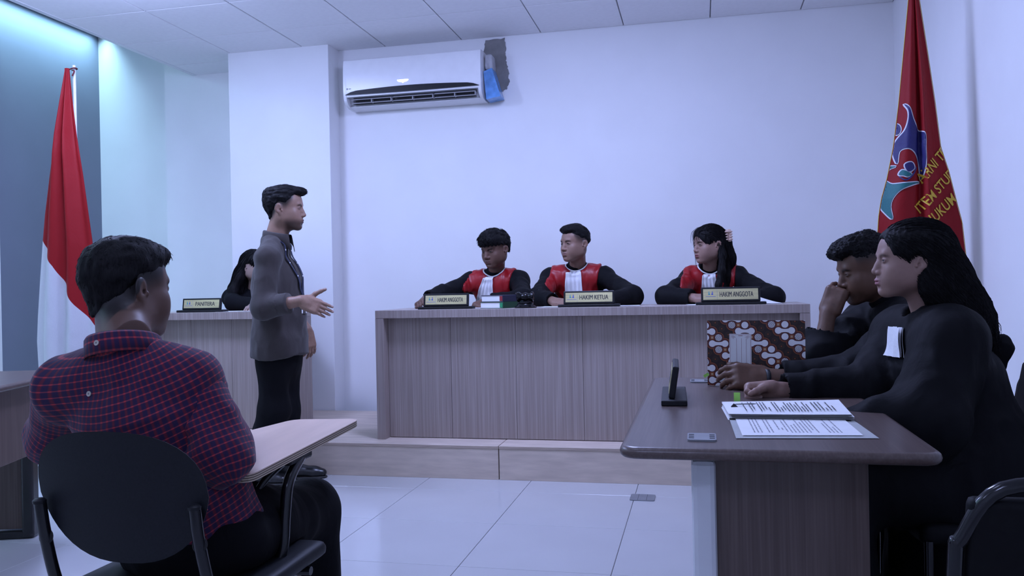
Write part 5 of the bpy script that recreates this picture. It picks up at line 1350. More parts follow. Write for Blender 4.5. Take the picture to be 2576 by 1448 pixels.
def bib(parent, T, v, q, L, w0, w1, slant=0.0, m=None, start=-0.026, off=0.008, name='white_jabot', pleats=4, rim0=None):
    """pleated white band hanging from the collar over the front"""
    tree = BVHTree.FromPolygons([tuple(a) for a in v], [tuple(int(i) for i in a) for a in q]); R = frame(T['f'], T['up']); S_, f, up = R[:, 0], R[:, 1], R[:, 2]
    nu, nv = 28, 26; rows = []; last = [None] * (nu + 1)
    for j in range(nv + 1):
        t = j / nv; row = []
        for i in range(nu + 1):
            u = 2 * i / nu - 1; p = T['neck'] + up * (start - L * t) + S_ * (u * (w0 + (w1 - w0) * t) + slant * t) + f * 0.30
            hit = tree.ray_cast(Vector(p), Vector(-f), 0.6)[0]
            dep = (np.array(hit) - p) @ f if hit is not None else (last[i] if last[i] is not None else (rim0 - p) @ f)
            last[i] = dep; row.append(p + f * (dep + off + 0.0035 * math.cos(u * pleats * PI + 0.8 * math.sin(3 * t)) * min(1, 3 * t)))
        rows.append(row)
    g = np.array(rows); k = nu + 1
    d3 = (g[4] - T['neck']) @ f
    for j in range(4): g[j] = g[j] + (d3 - (g[j] - T['neck']) @ f)[:, None] * f * 0.85
    vv = np.concatenate([g.reshape(-1, 3), (g - f * 0.004).reshape(-1, 3)]); n1 = len(g.reshape(-1, 3))
    Q = [(j * k + i, j * k + i + 1, (j + 1) * k + i + 1, (j + 1) * k + i) for j in range(nv) for i in range(nu)]
    Q += [tuple(a + n1 for a in f_[::-1]) for f_ in Q]
    ed = [(i, i + 1) for i in range(nu)] + [(nv * k + i + 1, nv * k + i) for i in range(nu)] + [((j + 1) * k, j * k) for j in range(nv)] + [(j * k + nu, (j + 1) * k + nu) for j in range(nv)]
    Q += [(b, a, a + n1, b + n1) for a, b in ed]
    return child(name, vv, np.array(Q), m or M['white_cloth'], parent)

# ---- the three judges and the others in robes
def robe_parts(o, T, arms, radii, h, e=0.018, satin=None, lap=None, wr=0.0055, past=0.0):
    V = Vol(); torso(V, T, e)
    for (s_, el, w_), r in zip(arms, radii): sleeve(V, s_, el, w_, r, past=past)
    if lap is not None:
        for (a, b, c) in lap: V.cone(a, b, 0.115, 0.095, k=0.06); V.cone(b, c, 0.095, 0.09, k=0.05)
    hd = T['neck'] + T['up'] * 0.06
    V.cone(T['neck'] + T['up'] * 0.005, hd, 0.058, 0.066, k=0.006, op='s')
    v, q = V.mesh(h); v = crease(v, q, wr, (16, 16, 9), 3.0)
    rb = child('robe', v, q, M['robe'], o); sat = None
    if satin:
        W = Vol(); torso(W, T, e + 0.011); [W.cone(a_[0], a_[0] + (a_[1] - a_[0]) * 0.6, r_[0] + 0.009, r_[1] + 0.008, k=0.03) for a_, r_ in zip(arms, radii)]; R = frame(T['f'], T['up']); S_ = R[:, 0]; nk = T['neck']
        def cutf(d, X, Y, Z):
            lat = (X - nk[0]) * S_[0] + (Y - nk[1]) * S_[1] + (Z - nk[2]) * S_[2]; vv = (X - nk[0]) * T['up'][0] + (Y - nk[1]) * T['up'][1] + (Z - nk[2]) * T['up'][2]
            return np.maximum(np.maximum(d, np.abs(lat) - (satin + 0.10 * np.clip(-vv - 0.1, -0.1, 0.3) * -1)), -0.40 - vv)
        W.every(cutf); W.cone(nk - T['up'] * 0.06 + T['f'] * 0.008, nk + T['up'] * 0.08 + T['f'] * 0.03, 0.060, 0.085, k=0.003, op='s')
        sv, sq = W.mesh(h * 0.85); sv = crease(sv, sq, 0.0065, (26, 26, 6), 11.0)
        child('satin_panel', sv, sq, M['satin'], o, label='red satin front panels of the robe'); sat = (sv, sq)
    return (v, q), sat
def collar_band(o, T, m, hgt=0.030, r=0.061, name='shirt_collar'):
    V = Vol(); ax = unit(T['up'] + T['f'] * 0.28)
    V.cone(T['neck'] - ax * 0.05, T['neck'] + ax * (hgt + 0.05), r + 0.004, r - 0.002, k=0.0); V.plane(T['neck'] + ax * hgt, ax, 0.008)
    v, q = V.mesh(0.005); return child(name, v, q, m, o)
FIST = [(62, 70, 40), (66, 72, 40), (66, 72, 40), (62, 70, 40)]
RELAX = [(22, 28, 18), (26, 32, 20), (30, 36, 22), (34, 38, 24)]
FLAT = [(8, 10, 6), (8, 10, 6), (10, 12, 8), (12, 14, 8)]
def A5(px, py, y): return at_y(px, py, y)
def seat_legs(pel, f, zf, spread=0.10, reach=0.42, ank=0.30):
    S_ = np.cross(unit(f), UP); out = []
    for s_ in (-1, 1):
        hip = pel + S_ * s_ * 0.085 - UP * 0.02; kn = hip + unit(f) * reach + S_ * s_ * (spread - 0.05) + UP * 0.02
        out.append((hip, kn, V3(kn[0] - f[0] * (reach - ank - 0.1), kn[1] - f[1] * (reach - ank - 0.1), zf + 0.085)))
    return out
def judge(label, px, neck, sL_img, sR_img, arms_px, headpx, psi, pitch, P, hands, hairfn, bib_kw, roll=0.0, satin=0.165, ybody=5.52, yhead=5.43, fbody=None, bulk=1.0):
    nk = A5(*neck, ybody); pel = V3(nk[0] + 0.0, 5.70, ZS + 0.53); f = fbody if fbody is not None else V3(-0.10, -1, 0)
    T = mkT(pel, nk, A5(*sL_img, ybody - 0.01), A5(*sR_img, ybody - 0.01), f, bulk)          # facing us: person's right is picture left
    arms = []
    for a in arms_px:
        s_ = T['sR'] if a[0] == 'R' else T['sL']; arms.append((s_, A5(*a[1]), A5(*a[2])))
    hp = A5(*headpx, yhead); hf = img_dir(psi, pitch); legs = seat_legs(pel, V3(0, -1, 0), ZS, reach=0.40)
    hd = []
    for a, kw in zip(arms, hands):
        d = unit(a[2] - a[1]); kw = dict(kw); dd = kw.pop('d', None)
        hd.append(dict(wrist=a[2] + d * 0.012, d=dd if dd is not None else d, h=0.003, fore=0.09, elbow=a[1], **kw))
    o, h2w = make_person('person', (pel[0], pel[1], ZS), label, P, T, arms, legs, (hp, hf, head_up(hf, roll), P.get('scale', 1.0)), hd, body_h=0.016, head_h=0.0026)
    (v, q), sat = robe_parts(o, T, arms, [(0.056, 0.060, 0.050)] * 2, 0.0075, satin=satin, lap=legs)
    collar_band(o, T, M['black_shirt'])
    rim = neck_rim(T, 0.029); MB().tube(list(rim + T['up'] * 0.002), 0.0046, 8, caps=False).obj('white_piping', M['white_cloth'], o, smooth=True)
    bib_kw = dict(bib_kw, start=float((rim[0] - T['neck']) @ T['up']) + 0.003, rim0=rim[0])
    bib(o, T, sat[0], sat[1], **bib_kw)
    hairfn(o, h2w, P)
    tube_chair((pel[0], pel[1] + 0.02), PI, 'black chair behind the bench under ' + px, base=ZS, zb_=0.80)
    return o, T
def short_hair(o, h2w, P):
    v, q = hair_short(P); hair_child(o, h2w, v, q)

HAIR_MOP = dict(taper=0.010, side=0.020, back=0.024, top=0.022, front=0.020, line=((-0.13, -0.045), (-0.07, -0.035), (-0.04, 0.018), (0.0, 0.030), (0.03, 0.034), (0.06, 0.036), (0.12, 0.042)), extra=[((0.0, 0.035, 0.085), (0.075, 0.075, 0.040), 0.03), ((-0.02, 0.078, 0.070), (0.055, 0.030, 0.026), 0.02), ((0.03, -0.02, 0.10), (0.05, 0.06, 0.032), 0.02)], flow=(0, 0.9, -0.5), len=0.030, n=2600, mess=0.45, rad=0.0014, amp=0.005, rag=0.010)
HAIR_CROP = dict(side=0.004, back=0.008, top=0.017, front=0.005, line=((-0.13, -0.02), (-0.07, -0.02), (-0.03, 0.016), (0.0, 0.020), (0.035, 0.036), (0.06, 0.064), (0.12, 0.072)), extra=[((0, 0.030, 0.090), (0.060, 0.062, 0.030), 0.03), ((0, 0.076, 0.090), (0.045, 0.020, 0.015), 0.02)], flow=(0.1, 0.8, 0.4), len=0.018, n=1800, mess=0.4, rad=0.0011)
SK_J1, SK_J2, SK_J3 = (0.132, 0.068, 0.048), (0.25, 0.145, 0.107), (0.30, 0.180, 0.142)
P1 = dict(skin=SK_J1, hair=HAIR_MOP, lips=1.15, nose=1.12, lipc=(0.14, 0.065, 0.06), jaw=1.0, open=0.0032, gaze=(12, 0), browtilt=-0.25)
judge('judge with a thick black fringe in a red and black robe, leftmost at the bench', 'the fringed judge', (1247, 683), (1184, 710), (1306, 706),
      [('R', (1110, 742, 5.27), (1074, 751, 5.16)), ('L', (1318, 752, 5.24), (1232, 757, 5.13))], (1245, 626), 40, 14, P1,
      [dict(dorsal=V3(-0.5, -0.3, 0.8), side=-1, curls=[(40, 50, 30)] * 4, thumb=(35, -35, 10, 20), d=unit(V3(-0.15, -1, -0.25)), skin=SK_J1),
       dict(dorsal=V3(0, -0.5, 0.85), side=1, curls=[(45, 45, 30)] * 4, thumb=(40, -30, 10, 10), d=unit(V3(-0.6, -0.75, -0.30)), skin=SK_J1)], short_hair,
      dict(L=0.24, w0=0.030, w1=0.082, slant=0.055), fbody=V3(-0.25, -1, 0), satin=0.128)
P2 = dict(skin=SK_J2, hair=HAIR_CROP, fade=0.80, hairline=0.060, nose=1.05, lipc=(0.26, 0.13, 0.12), gaze=(8, 0), jaw=1.02)
judge('judge with short cropped hair in a red and black robe, middle of the bench', 'the middle judge', (1452, 669), (1386, 700), (1522, 696),
      [('R', (1352, 748, 5.26), (1392, 757, 5.10)), ('L', (1592, 745, 5.24), (1530, 757, 5.08))], (1447, 612), 56, 2, P2,
      [dict(dorsal=V3(0, -0.3, 0.9), side=-1, curls=RELAX, d=unit(V3(0.85, -0.45, -0.10)), skin=SK_J2),
       dict(dorsal=V3(0, -0.3, 0.9), side=1, curls=RELAX, d=unit(V3(-0.9, -0.4, -0.10)), skin=SK_J2)], short_hair,
      dict(L=0.22, w0=0.050, w1=0.066, slant=0.005), satin=0.150)
def j3_hair(o, h2w, P):
    s = SDF((-0.14, -0.20, -0.34), (0.14, 0.15, 0.16), 0.0035)
    s.ell((0, -0.014, 0.038), (0.083, 0.104, 0.090), k=0); s.ell((0, 0.026, 0.034), (0.076, 0.070, 0.074), k=0.02)
    s.ell((0, -0.085, 0.02), (0.055, 0.045, 0.06), k=0.03)
    s.chain([(0, -0.08, 0.0), (0.0, -0.105, -0.10), (-0.01, -0.10, -0.22), (-0.02, -0.085, -0.30)], [0.070, 0.062, 0.050, 0.018], k=0.03)
    # locks that come forward over the shoulders
    s.chain([(-0.070, -0.035, 0.0), (-0.088, -0.035, -0.08), (-0.108, -0.010, -0.17), (-0.110, 0.020, -0.26), (-0.105, 0.035, -0.33)], [0.020, 0.021, 0.021, 0.019, 0.006], k=0.02)
    s.chain([(0.070, -0.020, 0.0), (0.082, -0.010, -0.08), (0.085, 0.045, -0.18), (0.080, 0.070, -0.29)], [0.018, 0.017, 0.017, 0.006], k=0.02)
    s.ell((0, 0.090, -0.035), (0.062, 0.080, 0.088), k=0.012, op='s'); s.ell((0, 0.02, -0.06), (0.060, 0.07, 0.06), k=0.01, op='s')
    s.ell((-0.085, 0.012, -0.012), (0.03, 0.022, 0.026), k=0.008, op='s'); s.ell((0.085, 0.012, -0.012), (0.03, 0.022, 0.026), k=0.008, op='s')
    v, q = s.mesh(); n = vnormals(v, q); v = v + n * (vnoise(v * V3(130, 130, 26)) * 0.003)[:, None]
    top = v[(v[:, 2] > -0.02)]; st = top[RNG.choice(len(top), 800)]
    dn = lambda p: V3(0.0, -0.8 if p[2] > 0.05 else -0.25, -0.35 - (0.1 - p[2]) * 3)
    sv, sq = flow_strands(v, q, st, 0.022, 13, dn, rad=0.0012)
    # thin fringe over the forehead
    fr = []
    for i in range(26):
        x = RNG.uniform(-0.045, 0.045); fr.append(bez([(x * 0.8, 0.055, 0.112), (x, 0.092, 0.085), (x * 1.1, 0.103, 0.05), (x * 1.25 + RNG.uniform(-.01, .01), 0.098, RNG.uniform(0.0, 0.03))], 3))
    for sx in (1,):
        for i in range(7):
            x = sx * (0.062 + RNG.uniform(0, 0.012)); fr.append(bez([(x, 0.06, 0.07), (x * 1.05, 0.068, 0.02), (x * 1.1, 0.062, -0.04), (x * 1.15, 0.058, -0.10 - RNG.uniform(0, .1))], 3))
    fv, fq = strands(np.array(fr), 0.0011)
    V_ = np.concatenate([v, sv, fv]); Q_ = np.concatenate([q, sq + len(v), fq + len(v) + len(sv)])
    h = hair_child(o, h2w, V_, Q_)
    V = Vol(); V.rbox((-0.060, -0.108, 0.045), (0.014, 0.012, 0.034), rad=0.006); V.rbox((-0.030, -0.122, 0.030), (0.020, 0.010, 0.012), rad=0.005, k=0.004)
    for k in range(4): V.rbox((-0.066, -0.104, 0.066 - 0.014 * k), (0.014, 0.020, 0.0040), rad=0.003, k=0.003)
    V.rbox((-0.082, -0.100, 0.040), (0.012, 0.006, 0.018), rad=0.003, k=0.002, op='s')
    cv, cq = V.mesh(0.0025); cv = (cv - V3(-.06, -.108, .045)) * 1.15 + V3(-.064, -.103, .045); child('hair_clip', h2w(cv), cq, mat('peach_plastic', rgb(0.62, 0.44, 0.36), 0.35), o, label='peach plastic claw clip')
P3 = dict(skin=SK_J3, nose=1.0, w=1.02, lips=1.15, lipc=(0.22, 0.06, 0.075), gaze=(6, 0), jaw=0.96, open=0.0030, brow=0.9)
judge('long-haired judge with a peach hair clip in a red and black robe', 'the long-haired judge', (1787, 679), (1738, 700), (1854, 696),
      [('R', (1676, 746, 5.22), (1746, 749, 5.10)), ('L', (1946, 748, 5.22), (1850, 756, 5.12))], (1784, 614), 72, 3, P3,
      [dict(dorsal=V3(0, -0.35, 0.9), side=-1, curls=RELAX, d=unit(V3(0.95, -0.25, 0.02)), skin=SK_J3),
       dict(dorsal=V3(0, -0.3, 0.9), side=1, curls=RELAX, d=unit(V3(-0.9, -0.35, -0.05)), skin=SK_J3)], j3_hair,
      dict(L=0.22, w0=0.040, w1=0.062, slant=-0.01), satin=0.150, bulk=1.0)
# ---- registrar behind the standing man
def registrar():
    y = 5.56; hp = at_y(641, 668, y); f = img_dir(-62, 14); nk = at_y(640, 722, y + 0.06); S_ = np.cross(unit(V3(f[0], f[1], 0)), UP)
    fb = V3(0.35, -0.94, 0); Sb = np.cross(unit(fb), UP); pel = V3(nk[0], 5.66, ZS + 0.53)
    T = mkT(pel, nk, nk + Sb * 0.165 - UP * 0.075, nk - Sb * 0.165 - UP * 0.075, fb, 0.92)
    arms = [(T['sR'], at_y(588, 762, 5.36), at_y(664, 768, 5.26)), (T['sL'], at_y(706, 762, 5.36), at_y(664, 766, 5.24))]
    P = dict(skin=(0.30, 0.21, 0.175), lips=1.0, nose=0.95)
    legs = seat_legs(pel, V3(0, -1, 0), ZS, reach=0.36, ank=0.16)
    hd = [dict(wrist=a[2], d=unit(a[2] - a[1]), dorsal=UP, side=sd, curls=RELAX, h=0.0035, fore=0.08, elbow=a[1]) for a, sd in zip(arms, (-1, 1))]
    o, h2w = make_person('person', (pel[0], pel[1], ZS), 'dark-clothed woman with long black hair behind the standing man', P, T, arms, legs, (hp, f, head_up(f), 0.98), hd, body_h=0.016, head_h=0.003)
    V = Vol(); torso(V, T, 0.012)
    for a in arms: sleeve(V, *a, (0.058, 0.055, 0.046))
    for (a, b, c) in legs: V.cone(a, b, 0.09, 0.07, k=0.04); V.cone(b, c, 0.07, 0.06, k=0.03)
    V.cone(T['neck'], T['neck'] + T['up'] * .06, 0.056, 0.064, k=0.006, op='s')
    v, q = V.mesh(0.008); child('jacket', crease(v, q, 0.004, (14, 14, 8)), q, M['black_shirt'], o)
    s = SDF((-0.14, -0.20, -0.34), (0.14, 0.15, 0.16), 0.004)
    s.ell((0, -0.014, 0.036), (0.080, 0.102, 0.086), k=0); s.ell((0, 0.026, 0.032), (0.073, 0.068, 0.071), k=0.02)
    s.chain([(0, -0.05, 0.0), (0, -0.085, -0.10), (0.03, -0.10, -0.22), (0.05, -0.10, -0.31)], [0.082, 0.078, 0.070, 0.03], k=0.03)
    s.chain([(0.06, -0.035, 0.0), (0.085, -0.05, -0.10), (0.115, -0.06, -0.22), (0.12, -0.05, -0.30)], [0.03, 0.035, 0.035, 0.015], k=0.03)
    s.ell((0, 0.090, -0.035), (0.060, 0.078, 0.085), k=0.012, op='s'); s.ell((0.085, 0.010, -0.012), (0.03, 0.022, 0.030), k=0.008, op='s')
    v, q = s.mesh(); n = vnormals(v, q); v = v + n * (vnoise(v * V3(130, 130, 22)) * 0.003)[:, None]
    top = v[v[:, 2] > 0.0]; sv, sq = flow_strands(v, q, top[RNG.choice(len(top), 260)], 0.024, 13, lambda p: V3(0, -0.4, -1), rad=0.0017)
    hair_child(o, h2w, np.concatenate([v, sv]), np.concatenate([q, sq + len(v)]))
    tube_chair((pel[0], pel[1] - 0.02), PI, 'black chair behind the registrar desk', base=ZS, zb_=0.74, rake=0.0)
registrar()

# ---- standing man
def standing():
    d0 = 4.84; R_, F_ = c_R, c_F
    at_ = lambda x, y, dd=0.0: at(x, y, d0 + dd)
    f = unit(c_R * 0.97 - c_F * 0.22)                        # faces picture right, chest a little towards us
    S_ = np.cross(f, UP)                                     # his right, towards us
    nk = at_(694, 590); pel = at_(702, 858)
    T = mkT(pel, nk, at_(674, 648, -0.165), at_(700, 640, 0.175), f, 1.0)
    el, wr_ = at_(663, 772, -0.22), at_(762, 757, -0.27)
    elL, wrL = at_(712, 745, 0.24), at_(774, 832, 0.19)
    arms = [(T['sR'], el, wr_), (T['sL'], elL, wrL)]
    hipR, hipL = pel + S_ * 0.085, pel - S_ * 0.085
    ankR, ankL = at_z(688, 1188, 0.085) , at_z(752, 1176, 0.085)
    ankR = V3(-2.52, 4.34, 0.085); ankL = V3(-2.365, 4.50, 0.085)
    kR, kL = at_(690, 1030, -0.08), at_(716, 1030, 0.05)
    legs = [(hipR, kR, ankR), (hipL, kL, ankL)]
    hf = c_R * 0.995 + c_F * 0.05; hf = unit(hf - UP * 0.03); hp = at_(717, 524); sk = (0.29, 0.170, 0.122)
    P = dict(skin=sk, stubble=0.7, fade=0.9, hairline=0.066, nose=1.02, lips=1.1, lipc=(0.24, 0.10, 0.09), jaw=1.06, ear=1.12, neckr=0.056, mouth=0.0016, open=0.0030,
             hair=dict(side=0.009, back=0.016, top=0.014, front=0.004, line=((-0.13, -0.030), (-0.075, -0.055), (-0.045, -0.03), (-0.02, 0.022), (0.02, 0.018), (0.045, 0.05), (0.06, 0.070), (0.14, 0.082)), extra=[((0, 0.03, 0.085), (0.060, 0.070, 0.034), 0.03), ((0, 0.085, 0.090), (0.044, 0.030, 0.020), 0.02), ((0, -0.075, 0.075), (0.05, 0.035, 0.03), 0.03)], flow=(0.1, 0.9, 0.15), len=0.020, n=2200, mess=0.45, rad=0.0011))
    hands = [dict(wrist=wr_, d=unit(at_(834, 787, -0.30) - wr_), dorsal=unit(-c_F * 0.9 + UP * 0.25), side=-1, curls=[(2, 6, 5), (8, 10, 6), (12, 12, 8), (18, 14, 10)], spread=(1, 0, -0.5, -1), thumb=(62, 6, 14, 4), scale=1.06, elbow=el, fore=0.16, fr=0.040, h=0.0026),
             dict(wrist=wrL, d=unit(c_R * 0.18 - UP), dorsal=unit(c_R * 0.8 - c_F * 0.5), side=1, curls=[(22, 26, 14), (16, 22, 12), (14, 20, 12), (12, 18, 10)], thumb=(20, -30, 10, 10), scale=1.04, elbow=elL, fore=0.14, fr=0.038, h=0.003)]
    o, h2w = make_person('person', (pel[0], pel[1], 0), 'standing man in a taupe shirt and black trousers, gesturing with an open hand', P, T, arms, legs, (hp, hf, head_up(hf), 1.07), hands, body_h=0.015)
    short_hair(o, h2w, P)
    # shirt
    V = Vol(); torso(V, T, 0.012, hips=False); dn = UP * -1
    V.cone(T['chest'], pel + f * 0.01 - UP * 0.02, 0.152, 0.182, k=0.06, flat=(f, 0.76)); V.cone(pel, pel - UP * 0.07, 0.180, 0.188, k=0.04, flat=(f, 0.80))
    V.cone(T['chest'] + f * 0.02, T['waist'] + f * 0.045, 0.105, 0.11, k=0.05)
    for sh_ in (T['sR'], T['sL']): V.cone(nk - UP * 0.050 - f * 0.01, sh_, 0.066, 0.061, k=0.03)
    cR = el + (wr_ - el) * 0.40
    V.cone(T['sR'], el, 0.061, 0.064, k=0.03); V.cone(el, cR, 0.064, 0.058, k=0.035)
    V.cone(T['sL'], elL, 0.066, 0.062, k=0.03); V.cone(elL, elL + (wrL - elL) * 0.38, 0.062, 0.056, k=0.035)
    for a, b in ((cR, wr_), (elL + (wrL - elL) * 0.38, wrL)):
        dd = unit(b - a); V.cone(a + dd * 0.06, a + dd * 0.30, 0.075, 0.09, k=0.0, op='s'); V.cone(a - dd * 0.02, a + dd * 0.1, 0.046, 0.05, k=0.004, op='s')
    hem = pel - UP * 0.075
    def hemcut(d, X, Y, Z):
        a = (X - pel[0]) * f[0] + (Y - pel[1]) * f[1]
        return np.maximum(d, (hem[2] + 0.018 * (a / 0.12) ** 2 - 0.02 - 0.03 * a - Z))
    V.every(hemcut); V.cone(T['neck'] - T['up'] * 0.03, T['neck'] + T['up'] * 0.06, 0.058, 0.07, k=0.006, op='s')
    v, q = V.mesh(0.0065); v = crease(v, q, 0.0060, (16, 16, 9), 2.0)
    sh = child('shirt', v, q, M['grey_shirt'], o)
    mb = MB(); d1 = unit(wr_ - el)
    for a, b, r in ((cR + d1 * 0.028, d1, 0.060), (elL + (wrL - elL) * 0.38 + unit(wrL - elL) * 0.028, unit(wrL - elL), 0.058)):
        mb = MB().tube([a + b * t for t in (-0.045, -0.035, 0.022, 0.032, 0.030, 0.0)], [r * 0.97, r, r * 0.99, r * 0.95, r * 0.86, r * 0.84], 28, caps=False); mb.obj('rolled_cuff', M['grey_shirt'], sh, smooth=True)
    collar(o, 'collar', T['neck'] - T['up'] * 0.020 + f * 0.004, unit(T['up'] + f * 0.22), f, 0.064, 0.068, M['grey_shirt'], stand=0.036, fall=0.050, point=0.085, gap=14, open_=0.012)
    tree = BVHTree.FromPolygons([tuple(a) for a in v], [tuple(int(i) for i in a) for a in q])
    def on_front(lat, down, off=0.006):
        p = T['neck'] - UP * down + S_ * lat + f * 0.4; hit = tree.ray_cast(Vector(p), Vector(-f), 0.8)[0]
        return (np.array(hit) if hit is not None else p - f * 0.3) + f * off
    pl = MB(); rows = np.linspace(0.075, 0.46, 20)
    for i in range(len(rows) - 1):
        A = [on_front(s_, r) for r in (rows[i], rows[i + 1]) for s_ in (-0.016, 0.016)]
        pl.add([A[0], A[1], A[3], A[2]] + [p - f * 0.006 for p in (A[0], A[1], A[3], A[2])], [(0, 1, 2, 3), (0, 4, 5, 1), (2, 6, 7, 3), (1, 5, 6, 2), (3, 7, 4, 0)])
    pl.obj('placket', M['grey_shirt'], sh)
    pk = MB().grid(lambda u, w: on_front(-0.06 - 0.075 * u, 0.155 + 0.10 * w, 0.004), 6, 6); pk.obj('pocket', M['grey_shirt'], sh, smooth=True)
    # lanyard and badge
    ly = mat('navy_lanyard', rgb(0.012, 0.016, 0.05), 0.5); low = on_front(0.0, 0.355, 0.012)
    for s_ in (-1, 1):
        pts = [T['neck'] + S_ * s_ * 0.062 - T['up'] * 0.02 + f * 0.01] + [on_front(s_ * 0.070 * (1 - t) ** 0.9, 0.055 + 0.30 * t, 0.009) for t in np.linspace(0, 1, 9)]
        pts = [np.asarray(p) for p in bez(pts, 4)]
        mb = MB(); W_ = S_ * 0.008
        mb.add([p + W_ for p in pts] + [p - W_ for p in pts] + [p + W_ + f * 0.0025 for p in pts] + [p - W_ + f * 0.0025 for p in pts],
               [(i, i + 1, len(pts) + i + 1, len(pts) + i) for i in range(len(pts) - 1)] + [(2 * len(pts) + i, 3 * len(pts) + i, 3 * len(pts) + i + 1, 2 * len(pts) + i + 1) for i in range(len(pts) - 1)] + [(i, 2 * len(pts) + i, 2 * len(pts) + i + 1, i + 1) for i in range(len(pts) - 1)] + [(len(pts) + i, len(pts) + i + 1, 3 * len(pts) + i + 1, 3 * len(pts) + i) for i in range(len(pts) - 1)])
        st = mb.obj('lanyard_strap', ly, o)
        for k in (8, 16, 24):
            if k < len(pts): MB().lathe(pts[k] + f * 0.002, [(0.005, 0), (0.005, 0.0015)], 12, axis=f).obj('lanyard_dot', M['paper'], st)
    MB().obox(low - UP * 0.055 + f * 0.004, (0.030, 0.0012, 0.048), frame(f, UP), 0.001, seg=1).obj('badge', M['paper'], o)
    # trousers and shoes
    V = Vol(); V.cone(pel - UP * 0.02, pel - UP * 0.10, 0.140, 0.145, k=0.05, flat=(f, 0.80))
    for (a, b, c) in legs: V.cone(a - UP * 0.04, b, 0.080, 0.080, k=0.05); V.cone(b, c, 0.080, 0.066, k=0.05)
    for (a, b, c) in legs: V.cone(c - UP * 0.01, c - UP * 0.08, 0.07, 0.08, k=0.0, op='s')
    v, q = V.mesh(0.008); child('trousers', crease(v, q, 0.005, (14, 14, 6), 8.0), q, M['black_trouser'], o)
    shoe('shoe', ankR, c_R * 0.98 - c_F * 0.2, o); shoe('shoe', ankL, c_R, o)
standing()

